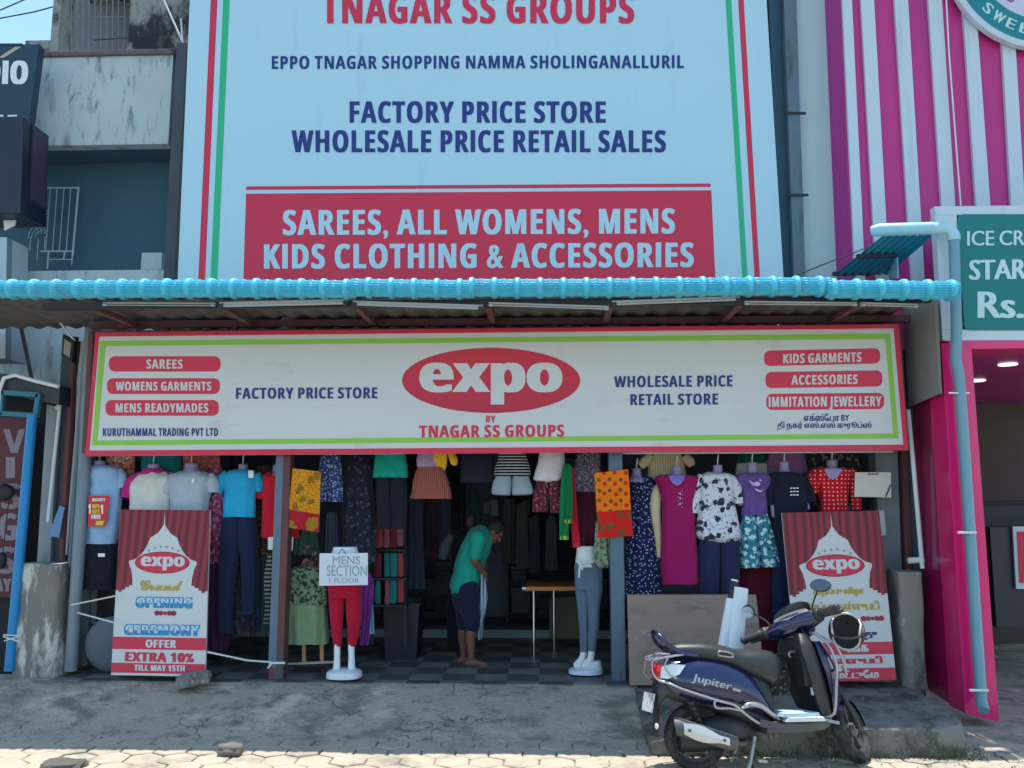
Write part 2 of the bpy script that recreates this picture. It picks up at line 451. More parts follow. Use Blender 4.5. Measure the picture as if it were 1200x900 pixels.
def ramp(x, y):
    t = min(max((y - 7.52 - .08*noise.noise(Vector((x*1.3, 0, 5)))) / 0.95, 0), 1); z = FLOOR*(t*t*(3-2*t)*.35 + t*.65) - .004
    z += .016*noise.noise(Vector((x*1.5, y*2, 0))) * min(1, t*4) * (1 if t < .95 else .2) + .006*noise.noise(Vector((x*7, y*9, 2)))*min(1, t*6)
    if y > 8.46: z = min(z, FLOOR-.006)
    return z if t > 0 else -.03
tag(obj('concrete_ramp', grid(ramp, -7.3, XPL+.03, 7.4, 8.75, 260, 60), APRON, None, 60), kind='structure')
# raised slab on the right with a mossy broken front
def slab():
    mb = MB(); nx = 70; prof = [(7.16, -.03), (7.14, .05), (7.145, .13), (7.15, .212), (7.165, .23), (7.4, .237), (7.8, .245), (8.2, .255), (8.7, FLOOR-.004)]
    vs = []
    for i in range(nx+1):
        x = XPL + (XPR-XPL)*i/nx
        for (y, z) in prof:
            q = noise.noise_vector(Vector((x*4, y*6, z*9)))
            yy = y + (q.y*.05 if y < 7.3 else 0) + (.35*max(0, (x-XPR+.25)/.25)**3 if y < 7.5 else 0)
            vs.append((x + q.x*.01, yy, (z + (q.z*.014 if z > .1 else 0))*(1 if y > 8 else 1 - .55*max(0, 1-(x-XPL)/.9)**1.5)))
    n = len(prof); fs = [(i*n+j, i*n+j+1, (i+1)*n+j+1, (i+1)*n+j) for i in range(nx) for j in range(n-1)]
    mb.add(vs, fs)
    L = [vs[j] for j in range(n)] + [(XPL, 8.7, -.03)]; mb.add(L, [list(range(n+1))])
    L = [vs[nx*n+j] for j in range(n)] + [(XPR, 8.7, -.03)]; mb.add(L, [list(range(n+1))])
    return mb
SLAB = mat('slab_concrete', srgb(124, 120, 114), .9, var=.2, vs=4, bump=.6, bs=40, dirt=[(srgb(72, 78, 58), .5, .62, 5, (1,1,1)), (srgb(70, 66, 62), .5, .66, 3, (1,1,1)), (srgb(165, 160, 150), .62, .72, 5, (1,1,1))])
tag(obj('concrete_plinth', slab(), SLAB, None, 50), kind='structure')

XL = at(100, 600, 8.75).x; XR = at(1046, 600, 8.75).x; YB = 13.2; CEIL = 3.1
def tilemat():
    m, t, b = _new('checker_tiles'); co = _n(t, 'ShaderNodeTexCoord').outputs['Object']
    ch = _n(t, 'ShaderNodeTexChecker'); ch.inputs['Scale'].default_value = 1/.32; t.links.new(co, ch.inputs['Vector'])
    ch.inputs['Color1'].default_value = (*srgb(132, 129, 127), 1); ch.inputs['Color2'].default_value = (*srgb(90, 80, 79), 1)
    c = _mix(t, _ramp(t, _noise(t, co, 3, 8), .45, .7), ch.outputs[0], srgb(100, 96, 94))
    t.links.new(c, b.inputs['Base Color']); b.inputs['Roughness'].default_value = .5; return m
tag(obj('shop_floor', MB().box((XL-.1, 8.45, FLOOR-.3), (XPL+.05, YB, FLOOR)), tilemat(), None, 0), kind='structure')
tag(obj('plain_floor', MB().box((XPL+.052, 8.72, FLOOR-.3), (XR+.1, YB, FLOOR-.003)), APRON, None, 0), kind='structure')
tag(obj('side_ground', MB().box((XPR-.03, 7.3, -.3), (9, 14, .012)), APRON, None, 0), kind='structure')
tag(obj('side_ground_mound', grid(lambda x, y: min(.10, max(-.02, (y-7.7)*.16)) + .03*noise.noise(Vector((x*3, y*3, 0))), -7.3, at(100, 780, 8.5).x, 7.75, 10.5, 50, 40), APRON, None, 50), kind='structure')

# ---------------------------------------------------------------- the shop building
PLAST = mat('shop_plaster', srgb(120, 126, 132), .85, var=.2, vs=3, bump=.3, dirt=[(srgb(70, 72, 76), .5, .7, 2, (1,1,.4))])
INNER = mat('shop_inner_wall', srgb(120, 132, 154), .85, var=.25, vs=2)
shop = thing('shop_building', 'open fronted clothes shop between the grey stained building and the magenta shop', 'shop', ((XL+XR)/2, 9.2, 0))
obj('wall', MB().box((XL-.25, 8.95, -.02), (XL-.1, YB+.2, 4.2)), PLAST, shop, 0)
obj('wall', MB().box((XR+.1, 8.95, -.02), (XR+.25, YB+.2, 4.2)), PLAST, shop, 0)
obj('back_wall', MB().box((XL-.1, YB, -.02), (XR+.1, YB+.15, 4.2)), INNER, shop, 0)
obj('ceiling', MB().box((XL-.098, 8.97, CEIL), (XR+.098, YB-.002, CEIL+.15)), INNER, shop, 0)
obj('upper_wall', MB().box((at(226, 300, 9.14).x, 9.14, CEIL+.152), (at(905, 300, 9.14).x, 9.35, 8.4)), PLAST, shop, 0)
obj('roof', MB().box((XL+.6, 9.1, 8.4), (XR-.6, 13.4, 8.55)), PLAST, shop, 0)
lint = MB().box((XL-.098, 8.98, 2.62), (XR+.098, 9.12, CEIL-.002)); obj('lintel', lint, mat('maroon_lintel', srgb(90, 40, 48), .6), shop, 0)
obj('step', MB().box((XL-.09, 11.2, FLOOR), (XR+.09, 11.55, FLOOR+.1)), mat('step_tile', srgb(130, 140, 150), .5), shop, 0)

# posts carrying the awning
def post(name, label, x0, x1, ytop, ybot, Y, depth, m, g=None, zb=FLOOR):
    a = at((x0+x1)/2, ybot, Y); w = (x1-x0)*pxm(Y)
    t = at((x0+x1)/2, ytop, Y); mb = MB().box((a.x-w/2, Y-depth/2, zb), (a.x+w/2, Y+depth/2, t.z))
    return tag(obj(name, mb, m, None, 30, bevel=.008), label, 'post', g)
pst = post('steel_post', 'rusty brown and blue painted square steel post left of the shop entrance', 317, 334, 372, 796, 8.62, .15, RUST)
a_ = at(321.5, 796, 8.62); w_ = 8.5*pxm(8.62); zt_ = at(325, 374, 8.62).z
obj('blue_face', MB().box((a_.x-w_/2-.004, 8.541, FLOOR+.12), (a_.x+w_/2, 8.60, zt_)), STEEL, pst, 0)
post('steel_post', 'blue grey square steel post behind the orange saree right of the entrance', 717, 733, 378, 797, 8.66, .14, STEEL)

# ---------------------------------------------------------------- awning
AW = 7.62
TILEM = mat('blue_ridge_plastic', srgb(74, 190, 216), .42, var=.1, vs=5, coat=.15, dirt=[(srgb(96, 150, 168), .55, .75, 4, (1,1,1)), (srgb(120, 130, 130), .66, .8, 9, (1,1,1))])
SHEET = mat('cement_sheet', srgb(104, 101, 99), .9, var=.2, vs=4, dirt=[(srgb(70, 66, 66), .5, .7, 2, (.4,2,1))])
awn = thing('shop_awning', 'long cement sheet awning edged with bright blue ridge tiles above the white banner', 'awning', (0, 8.3, 3.8))
def ridge(x0, y0, x1, y1, Y, first=13):
    a = at(x0, y0, Y); b = at(x1, y1, Y); d = (b-a).normalized(); n = int((b-a).length/.0095); rl = []; s27 = 27.6*pxm(Y); up = Vector((0,0,1)); L = (b-a).length
    side = d.cross(up).normalized(); upp = side.cross(d)
    for i in range(n+1):
        q = i*L/n; ph = ((q + first*pxm(Y)) % s27)/s27; col = math.exp(-((ph-.5)/.12)**8)
        ring = []; sag = .012*math.sin(q*1.1+x0)
        for k in range(120):
            th = 2*math.pi*k/120; rr = .074 + .023*col + .0065*math.sin(20*th)*(1-col)
            if ph > .82: rr += .004
            ring.append(a + d*q + (side*math.cos(th)*rr*1.25 + upp*(math.sin(th)*rr + sag)))
        rl.append(ring)
    return MB().rings(rl)
obj('ridge_tile', ridge(-420, 335, 417, 340.5, AW, 5), TILEM, awn, 60)  # lengthened unseen past the left edge to shade the ground there
obj('ridge_tile', ridge(412, 336.5, 556, 337.5, AW-.012, 20), TILEM, awn, 60)
obj('ridge_tile', ridge(551, 336, 972, 337.5, AW, 12), TILEM, awn, 60)
obj('ridge_tile', ridge(967, 338, 1121, 341.5, AW-.012, 6), TILEM, awn, 60)
ZS = at(600, 352, 7.7).z + .06
def corr(xa_, xb_, n, ys):
    mb = MB(); x0 = at(xa_, 350, AW).x; x1 = at(xb_, 350, AW).x; vs = []
    for i in range(n+1):
        x = x0+(x1-x0)*i/n
        for y in ys: vs.append((x, y, ZS + .015*math.sin(x*2*math.pi/.21) - (y-AW)*.012))
    k = len(ys); mb.add(vs, [(i*k+j, i*k+j+1, (i+1)*k+j+1, (i+1)*k+j) for i in range(n) for j in range(k-1)])
    mb2 = MB(); mb2.add(vs, mb.f); top = [Vector(v)+Vector((0,0,.008)) for v in vs]; mb2.add(top, mb.f); return mb2
obj('roof_sheet', corr(46, 1098, 420, [AW-.03, 8.1, 8.6, 9.13]), SHEET, awn, 40)
obj('roof_sheet', corr(-420, 49, 190, [AW-.034, 8.1, 8.98]), SHEET, awn, 40)  # added sheet beyond the awning's left end, keeps the ground below in shade
zb = ZS - .065
xa = at(52, 353, 7.72).x; xb = at(1090, 353, 7.72).x
obj('front_beam', MB().box((xa, 7.69, zb-.045), (xb, 7.75, zb+.015)), mat('dark_steel', srgb(50, 46, 52), .6, .2), awn, 0)
obj('rear_beam', MB().box((at(108, 378, 8.6).x, 8.53, zb-.05), (at(1068, 378, 8.6).x, 8.6, zb+.02)), RUST, awn, 0)
for px in (112, 262, 418, 572, 716, 868, 1010):
    x = at(px, 355, 7.72).x; obj('rafter', MB().box((x-.028, 7.752, zb-.055), (x+.028, 8.528, zb-.003)), RUST, awn, 0)
for px in (196, 275, 345, 500, 650, 800, 940):
    x = at(px, 382, 8.56).x; obj('bracket', MB().box((x-.025, 8.54, zb-.32), (x+.025, 8.59, zb-.052)), RUST, awn, 0)
# tube light battens under the front beam
TUBE = mat('tube_plastic', (.36, .36, .345), .45, var=.03)
for (x0, x1, ya, yb, th, lab) in ((122, 253, 357, 357.5, 2.2, 'thin white tube batten under the awning, leftmost of the row'), (258, 408, 358, 354.5, 6.5, 'thick cream tube batten tilted up to its right, second from the left under the awning'),
        (414, 566, 356, 361, 5.5, 'cream tube batten left of the awning middle, sagging to its right'), (573, 713, 357, 361.5, 3, 'slim white tube batten right of the awning middle with a loose end'),
        (717, 867, 356, 350.5, 5, 'thick white tube batten third from the right under the awning'), (872, 1003, 355.5, 357, 2.4, 'thin white tube batten second from the right under the awning'),
        (1008, 1074, 357, 359, 2.6, 'short white tube batten at the right end under the awning')):
    a = at(x0, ya, 7.60+.08); b = at(x1, yb, 7.60+.08); s = pxm(7.68)*th*.38
    t = thing('tube_light', lab, 'tube light', (a+b)/2, 'tube lights under the awning'); d = (b-a).normalized()
    obj('batten', MB().bar(a+Vector((0,0,.012)), b+Vector((0,0,.012)), s*1.6, .05), TUBE, t, 0)
    obj('tube', MB().tube([a+d*.04-Vector((0,.02,.01)), b-d*.04-Vector((0,.02,.01))], s*.7, 10), mat('tube_glass', (.38, .38, .36), .3), t, 40)
    e = MB(); 
    for p, sg in ((a, 1), (b, -1)): e.bar(p-Vector((0,.02,.01)), p+d*sg*.04-Vector((0,.02,.01)), s*2.2, .03)
    obj('end_cap', e, DARK if th > 4 else TUBE, t, 0)

# ---------------------------------------------------------------- the white banner
BY = 8.42
ban = thing('shop_banner', 'long white shop banner with red and green borders hanging under the awning', 'banner', at(580, 535, BY))
B = Board(ban, (0, BY, 0), (0, -1, 0))
q = [(112, 389.5), (1053, 380), (1064.5, 527.5), (100, 534.5)]
obj('sheet', MB().hexa([B.pt(*p, 0) for p in q], (0, .03, 0)), WHITE, ban, 0)
obj('frame', MB().bar(at(112, 391, BY+.06), at(1053, 383, BY+.06), .05, .05).bar(at(102, 531, BY+.06), at(1060, 525, BY+.06), .05, .05).bar(at(108, 388, BY+.06), at(100, 531, BY+.06), .05, .05).bar(at(1051, 382, BY+.06), at(1061, 526, BY+.06), .05, .05), RUST, ban, 0)
B.rectloop('red_border', q, [(116.5, 394.5), (1047, 385), (1058.5, 521), (105, 528)], CRIM)
B.rectloop('green_border', [(117.5, 399.7), (1043, 391), (1053, 513.8), (108, 522)], [(124, 405.5), (1037.5, 397.3), (1046.5, 508), (114, 516.3)], LIME)
for (x0, y0, x1, y1, txt, tx0, ty0, tx1, ty1, sl) in (
        (127.7, 417.5, 258.5, 435.5, 'SAREES', 172, 421.5, 214, 432, 0), (125.5, 443.3, 257.7, 461.8, 'WOMENS GARMENTS', 136, 447.5, 247.5, 457.7, 0), (123.8, 468.8, 256.4, 487.2, 'MENS READYMADES', 136, 472.8, 244, 483.2, 0),
        (895.4, 411, 1031.5, 429, 'KIDS GARMENTS', 918, 415, 1009, 426, -.022), (897, 436, 1034, 455, 'ACCESSORIES', 927.5, 440, 1004.6, 451, -.015), (898, 461.5, 1036, 480.5, 'IMMITATION JEWELLERY', 901, 465.3, 1032.5, 477, -.008)):
    o = B.pill('pill', x0, y0, x1, y1, 7, CRIM, 1, sl)
    B.text(txt, tx0, ty0, tx1, ty1, WHITE, 2, slope=sl, heavy=.35)
B.text('KURUTHAMMAL TRADING PVT LTD', 121, 501.8, 255.5, 511, NAVYP, heavy=.2)
B.text('FACTORY PRICE STORE', 277, 454.7, 442, 467.5, NAVYP, heavy=.4, slope=-.004)
B.text('WHOLESALE PRICE', 720, 441, 858, 454, NAVYP, heavy=.4, slope=-.008)
B.text('RETAIL STORE', 739, 462, 841, 474.8, NAVYP, heavy=.4, slope=-.008)
def ovalmat():
    m, t, b = _new('oval_print'); co = _n(t, 'ShaderNodeTexCoord').outputs['Object']; sp = _n(t, 'ShaderNodeSeparateXYZ'); t.links.new(co, sp.inputs[0])
    t.links.new(_mix(t, _math(t, 'MULTIPLY', _ramp(t, sp.outputs[2], .85, .05), .75), (.62, .012, .04), (.28, .006, .05)), b.inputs['Base Color']); b.inputs['Roughness'].default_value = .45
    return m
B.ellipse('logo_oval', 575.6, 445.8, 104.4, 38.2, ovalmat(), 1)
B.text('expo', 494, 425.8, 656.5, 459.3, WHITE, 2, fit='xh', heavy=2.6, name='logo_lettering')
B.text('BY', 569.7, 487, 580.5, 495, CRIM, heavy=.2)
B.text('TNAGAR SS GROUPS', 491.7, 498.8, 660.5, 512.8, CRIM, heavy=.5, slope=-.006)
B.text('எக்ஸ்\u0BC7பா BY', 942, 484.5, 995, 493.5, NAVYP, style='plain', fit='box', heavy=.25)
B.text('தி நகர் எஸ்.எஸ் குரூப்ஸ்', 911, 493.8, 1021, 504.3, NAVYP, style='plain', fit='box', heavy=.25)

# ---------------------------------------------------------------- the tall flex sign
FY = 9.0
flex = thing('flex_sign', 'tall pale blue printed shop sign on the wall above the awning', 'sign', at(565, 330, FY))
Fb = Board(flex, (0, FY, 0), (0, -1, 0))
fq = [(229, -150), (889, -150), (918.6, 332), (208, 332)]
obj('sheet', MB().hexa([Fb.pt(*p, 0) for p in fq], (0, .08, 0)), FLEXBLUE, flex, 0)
def strip(x0, x1, x2, x3): return [(x0 + (x0-x2)/327*150, -150), (x1 + (x1-x3)/327*150, -150), (x3, 330), (x2, 330)]
for c_ in ((247, 254.8, 232.3, 240.2), (865, 871.5, 884.5, 890.8)): Fb.poly('red_stripe', strip(*c_), CRIM)
for c_ in ((261.6, 269.2, 246.6, 254.6), (850.3, 857, 870, 876.3)): Fb.poly('green_stripe', strip(*c_), GREEN)
Fb.text('TNAGAR SS GROUPS', 378, -7, 742, 27.5, CRIM, heavy=1.2)
Fb.text('EPPO TNAGAR SHOPPING NAMMA SHOLINGANALLURIL', 319, 66, 801, 81, NAVYP, heavy=.35, slope=-.002)
Fb.text('FACTORY PRICE STORE', 410.5, 119, 709, 144, NAVYP, heavy=.8)
Fb.text('WHOLESALE PRICE RETAIL SALES', 342.5, 153, 779.5, 178.5, NAVYP, heavy=.8)
Fb.poly('red_line', [(288.6, 218.5), (832.7, 215), (832.7, 219), (288.6, 222.6)], CRIM)
Fb.poly('red_panel', [(288.3, 227), (833.5, 223), (838.5, 331), (285.2, 331)], CRIM)
Fb.text('SAREES, ALL WOMENS, MENS', 332.5, 246.5, 790, 275.5, FLEXBLUE, heavy=1.0, slope=-.004)
Fb.text('KIDS CLOTHING & ACCESSORIES', 310.5, 286.5, 812, 315, FLEXBLUE, heavy=1.0, slope=-.004)

# ---------------------------------------------------------------- opening posters
def curtmat():
    m, t, b = _new('printed_curtain'); co = _n(t, 'ShaderNodeTexCoord').outputs['Object']
    w = _n(t, 'ShaderNodeTexWave'); w.inputs['Scale'].default_value = 4.2; w.inputs['Distortion'].default_value = 4.5; w.inputs['Detail Scale'].default_value = .8; w.inputs['Detail'].default_value = 1
    mp = _n(t, 'ShaderNodeMapping'); mp.inputs['Scale'].default_value = (1, 1, .18); t.links.new(co, mp.inputs[0]); t.links.new(mp.outputs[0], w.inputs['Vector'])
    t.links.new(_mix(t, w.outputs['Fac'], (.11, .004, .012), (.34, .010, .030)), b.inputs['Base Color']); b.inputs['Roughness'].default_value = .45; return m
CURT = curtmat()
GOLD = mat('gold_print', srgb(190, 160, 60), .45, var=.15); SKYP = mat('sky_blue_print', srgb(35, 135, 190), .45, var=.1)
EDGE = [(.5, 0), (.492, .088), (.465, .115), (.43, .14), (.35, .168), (.325, .21), (.29, .245), (.245, .275), (.20, .296), (.13, .31), (.128, .325), (.155, .36), (.172, .41), (.178, .455), (.145, .455), (.145, .468), (.10, .468), (.10, .484), (.065, .484), (.065, .497), (.03, .497), (.03, .487), (0, .487), (0, 0)]
def poster(label, quad, Y0, Y1, tamil):
    bl = at(*quad[3], Y0); tl = at(*quad[0], Y1); br = at(*quad[2], Y0)
    n = (tl-bl).cross(br-bl).normalized(); n = n if n.y < 0 else -n
    t = thing('opening_poster', label, 'poster', (bl+br)/2); P = Board(t, bl, n, quad)
    obj('panel', MB().hexa([P.pt(*c, 0) for c in ((0,0), (1,0), (1,1), (0,1))], -n*.025), WHITE, t, 0)
    P.polys('curtain', [EDGE], CURT, 1); P.polys('curtain', [[(1-u, v) for u, v in EDGE][::-1]], CURT, 1.2)
    P.ellipse('logo_oval', .495, .318, .30, .066, CRIMD, 2); P.ellipse('logo_oval', .495, .318, .285, .061, CRIM, 3)
    P.text('expo', .27, .283, .735, .34, WHITE, 4, fit='xh', heavy=.008, name='logo_lettering')
    st = []
    for i in range(6):
        u = .34 + .065*i; v = .222 + .9*(u-.5)**2
        st.append([(u + (.018 if k % 2 == 0 else .007)*math.sin(k*math.pi/5), v - (.010 if k % 2 == 0 else .004)*math.cos(k*math.pi/5)) for k in range(10)])
    P.polys('star_row', st, mat('grey_star_print', srgb(130, 140, 140), .5), 2)
    bow = [[(.55+dx+.03*math.cos(a)*s_, .622+.016*math.sin(a)*s_) for a in [q_*math.pi/6 for q_ in range(12)]] for dx, s_ in ((-.09, 1), (-.045, .9), (.045, .95), (.09, 1), (0, .7))]
    if not tamil:
        P.polys('ribbon', bow, CRIMD, 2)
        P.text('Grand', .27, .425, .72, .487, GOLD, 2, 'script', 'box', heavy=.006)
        for w_, x_, X_, y_ in (('OPENING', .235, .83, .525), ('CEREMONY', .125, .925, .69)):
            P.text(w_, x_, y_, X_, y_+.066, SKYP, 2, heavy=.011); P.text(w_, x_+.008, y_+.006, X_-.008, y_+.062, mat('pale_print', srgb(190, 214, 226), .45), 3, heavy=.004, clip=.46)
        P.poly('red_band', [(0, .768), (1, .768), (1, .842), (0, .842)], CRIM); P.text('OFFER', .36, .783, .68, .83, WHITE, 3, heavy=.006)
        P.text('EXTRA 10%', .15, .86, .87, .915, CRIM, 2, heavy=.008)
        P.poly('red_band', [(0, .925), (1, .925), (1, .985), (0, .985)], CRIM); P.text('TILL MAY 15TH', .25, .935, .78, .97, WHITE, 3, heavy=.005)
    else:
        P.polys('ribbon', [[(u+.27, v+.012) for u, v in b_] for b_ in bow], CRIMD, 2)
        P.text('திறப்பு விழா', .25, .445, .76, .50, GOLD, 2, 'plain', 'box', heavy=.006); P.text('சிறப்பு தள்ளுபடி', .12, .53, .90, .60, GOLD, 2, 'plain', 'box', heavy=.006)
        P.text('ள', .55, .635, .66, .68, NAVYP, 2, 'plain', 'box', heavy=.01); P.text('ந்து', .66, .70, .84, .76, NAVYP, 2, 'plain', 'box', heavy=.01)
        P.poly('red_band', [(0, .772), (1, .772), (1, .845), (0, .845)], CRIM); P.text('லாக', .53, .785, .74, .83, WHITE, 3, 'plain', 'box', heavy=.008)
        P.text('தள்ளுபடி', .30, .855, .87, .915, CRIM, 2, 'plain', 'box', heavy=.01)
        P.poly('red_band', [(0, .925), (1, .925), (1, 1), (0, 1)], CRIM); P.text('மட்டுமே'.replace('மே', '\u0BC7ம'), .40, .935, .82, .985, WHITE, 3, 'plain', 'box', heavy=.006)
    return t
poster('red curtain poster announcing a grand opening in English, leaning at the left', [(141, 597), (246, 598), (240.5, 793), (130, 791)], 8.42, 8.62, False)
poster('red curtain poster with gold Tamil lettering leaning behind the scooter', [(916, 601), (1030, 598.5), (1050.5, 797), (935, 799)], 8.40, 8.6, True)

# ---------------------------------------------------------------- left neighbour building
STAIN = mat('stained_plaster', srgb(186, 196, 196), .9, var=.12, vs=2, bump=.25, bs=14, dirt=[(srgb(96, 98, 98), .56, .78, 3, (1.4,1,.35)), (srgb(110, 112, 108), .56, .7, 8, (1.5,1,.4)), (srgb(196, 196, 190), .62, .72, 3, (1,1,1))])
STAIN2 = mat('blackened_plaster', srgb(150, 150, 142), .9, var=.15, vs=2, bump=.3, bs=16, dirt=[(srgb(48, 48, 52), .47, .56, 2.2, (1,1,.7)), (srgb(90, 90, 90), .55, .7, 6, (1,1,.4))])
RECESS = mat('recess_paint', srgb(62, 96, 112), .85, var=.15, vs=2, bump=.1, dirt=[(srgb(60, 70, 80), .55, .75, 2, (1,1,.5))])
GRILL = mat('grille_paint', srgb(170, 190, 196), .5)
lb = thing('stained_building', 'grey stained two storey building left of the clothes shop with recessed balcony', 'building', at(100, 700, 10))
def wallpx(mb, x0, y0, x1, y1, Y, th, m=0):
    a = at(x0, y1, Y); b = at(x1, y0, Y); return mb.box((a.x, Y, a.z), (b.x, Y+th, b.z), m)
obj('parapet', wallpx(MB(), 36, 64, 203, 171, 9.7, .15), STAIN, lb, 0)
obj('coping', wallpx(MB(), 30, 56.5, 206, 66, 9.66, .4), mat('red_stained_coping', srgb(110, 92, 96), .9, var=.3, vs=5, dirt=[(srgb(70, 66, 70), .5, .6, 4, (1,1,1))]), lb, 0, bevel=.01)
obj('pier', wallpx(MB(), 186, 50, 219, 420, 9.62, .5), mat('dark_grey_plaster', srgb(84, 88, 94), .9, var=.3, vs=3), lb, 0)  # pier in mottled dark grey plaster
obj('recess_wall', wallpx(MB(), -60, 150, 215, 330, 10.25, .1), RECESS, lb, 0)
obj('recess_ceiling', MB().box((at(-60, 170, 9.85).x, 9.852, at(40, 171, 9.7).z), (at(203, 170, 9.7).x, 10.248, at(40, 171, 9.7).z+.1)), RECESS, lb, 0)
obj('balcony_slab', wallpx(MB(), -40, 316, 192, 334, 9.66, .58), STAIN, lb, 0)
obj('front_wall', wallpx(MB(), -60, 334.5, 187, 720, 9.75, .2), STAIN, lb, 0)
obj('niche', wallpx(MB(), 165, 296, 190, 316, 9.9, .25), STAIN, lb, 0)
# terrace room
obj('terrace_pillar', wallpx(MB(), 58, -60, 77, 60, 10.2, .3), STAIN2, lb, 0)
obj('terrace_wall', wallpx(MB(), 149, -60, 226, 60, 10.2, .2), STAIN2, lb, 0)
obj('terrace_back', wallpx(MB(), 62, -60, 160, 60, 11.3, .1), mat('terrace_grey', srgb(120, 122, 124), .9, var=.2), lb, 0)
obj('terrace_roof', wallpx(MB(), 50, -75, 230, -58, 10.1, 1.6), STAIN2, lb, 0)
obj('side_parapet', wallpx(MB(), 29, 47, 58, 57, 10.6, .2), STAIN2, lb, 0)
gr = obj('terrace_grille', MB(), GRILL, lb, 0) if False else None
g = MB()
for i in range(10): x = 84+6.9*i; g.tube([at(x, -50, 10.3), at(x-.5, 58, 10.3)], .008, 6)
for y in (-20, 20): g.tube([at(78, y, 10.3), at(149, y, 10.3)], .008, 6)
obj('terrace_grille', g, mat('dull_grille', srgb(120, 130, 138), .6), lb, 30)
# window grille of the balcony
g = MB(); GY = 10.1
for (a, b, r) in (((56, 220), (92, 220), 1), ((92, 219), (85, 300), 1.2), ((85, 300), (84, 310), .7), ((48, 294.5), (87, 294.5), 1), ((57, 295), (55.5, 315), 1), ((76, 295), (74.5, 304), 1), ((57, 304), (84, 304), .6)):
    g.tube([at(*a, GY), at(*b, GY)], .011*r, 6)
for x in (59, 67, 75, 83): g.tube([at(x, 221, GY), at(x-5.5, 294, GY)], .006, 6)
for (x, y0, y1) in ((42, 221, 237), (50, 221, 234), (36, 278, 294), (45, 280, 305), (53, 277, 292)): g.tube([at(x, y0, GY), at(x-(y1-y0)*.06, y1, GY)], .006, 6)
for r in (9, 13, 17):
    for (cx, cy, a0) in ((56, 238, 90), (34, 240, 0), (36, 274, -90), (50, 279, 180)):
        g.tube([at(cx+r*math.cos(R(a0+w)), cy+r*math.sin(R(a0+w)), GY) for w in range(0, 91, 15)], .005, 6)
g.sphere(at(52, 257, GY), .025, 8, 6)
obj('window_grille', g, GRILL, lb, 40)
# antenna like white rods on the terrace
obj('terrace_rods', MB().tube([at(183, -20, 9.9), at(213, 47, 9.9)], .012, 6).tube([at(212, 22, 9.9), at(214, 50, 9.9)], .012, 6), WHITEPVC, lb, 30)
t = MB().tube([at(110, 47, 10.1), at(170, 43, 10.1), at(212, 33, 10.1)], .008, 6)
tag(obj('black_cable', t, DARK), 'thin black cable drooping across the stained terrace wall', 'cable')

# studio sign board and dark boxes at the far left
TEALD = mat('dark_teal_board', srgb(22, 58, 78), .4, var=.1)
DIO = thing('studio_sign', 'dark teal board with white cut off letters at the top left', 'sign', at(20, 250, 9.2))
dn = Vector((.25, -1, -.05)); D0 = at(20, 100, 9.25)
Db = Board(DIO, D0, dn)
obj('panel', MB().hexa([Db.pt(*p, 0) for p in ((-60, 52), (45.5, 52), (34, 142), (-60, 142))], (0, .12, 0)), TEALD, DIO, 0)
Db.text('DIO', -17, 71.5, 31, 98.5, MANNW, 1.5, heavy=1.6, ital=.04)
Db.polys('lamp_strip', [[(-5, 134.5), (4, 134.5), (4, 137), (-5, 137)], [(9, 135), (20, 134.5), (20, 136.5), (9, 137)]], MANNW, 2)
obj('top_trim', MB().hexa([Db.pt(*p, 2) for p in ((-60, 51), (26, 51), (26, 54), (-60, 54))], (0, .05, 0)), mat('navy_trim', srgb(24, 34, 74), .5), DIO, 0)
obj('slanted_trim', MB().hexa([Db.pt(*p, 2.5) for p in ((-2, 68), (4, 68), (25, 55), (18, 55))], (0, .03, 0)), mat('cream_trim', srgb(190, 170, 140), .6), DIO, 0)
tb = thing('hanging_box', 'dark navy box mounted under the studio sign board at the left', 'sign box', at(15, 250, 9.0))
obj('body', MB().hexa([at(-60, 137, 9.0), at(28, 137, 9.0), at(24, 250, 9.0), at(-60, 252, 9.0)], (0, .5, 0)), mat('navy_box', srgb(15, 26, 46), .4), tb, 0, bevel=.01)
obj('side_bracket', MB().hexa([at(30, 140, 9.15), at(39, 146, 9.15), at(36, 232, 9.15), at(26, 250, 9.15)], (0, .3, 0)), mat('plum_bracket', srgb(48, 44, 66), .5), tb, 0)
pm = MB().hexa([at(-30, 278, 9.1), at(8, 278, 9.1), at(6, 420, 9.1), at(-30, 420, 9.1)], (0, .4, 0)).hexa([at(8, 278, 9.1), at(20, 288, 9.35), at(17, 420, 9.35), at(6, 420, 9.1)], (0, .1, 0))
tag(obj('pillar_cover', pm, mat('pale_cladding', srgb(176, 190, 196), .5, var=.08), None, 0), 'pale cyan clad pillar end standing at the far left above the awning', 'pillar')
pp = MB().hexa([at(4, 258, 9.2), at(18, 258, 9.2), at(17, 264, 9.2), at(5, 270, 9.2)], (0, .02, 0))
tag(obj('paper_scrap', pp, MANNW, None, 0), 'torn white scrap hanging over the pale pillar at the far left', 'scrap')
tag(obj('brace_rod', MB().tube([at(17, 346, 9.0), at(38, 448, 9.0)], .022, 8), mat('plum_rod', srgb(40, 36, 52), .5)), 'dark slanted steel rod propping the awning at the far left', 'rod')

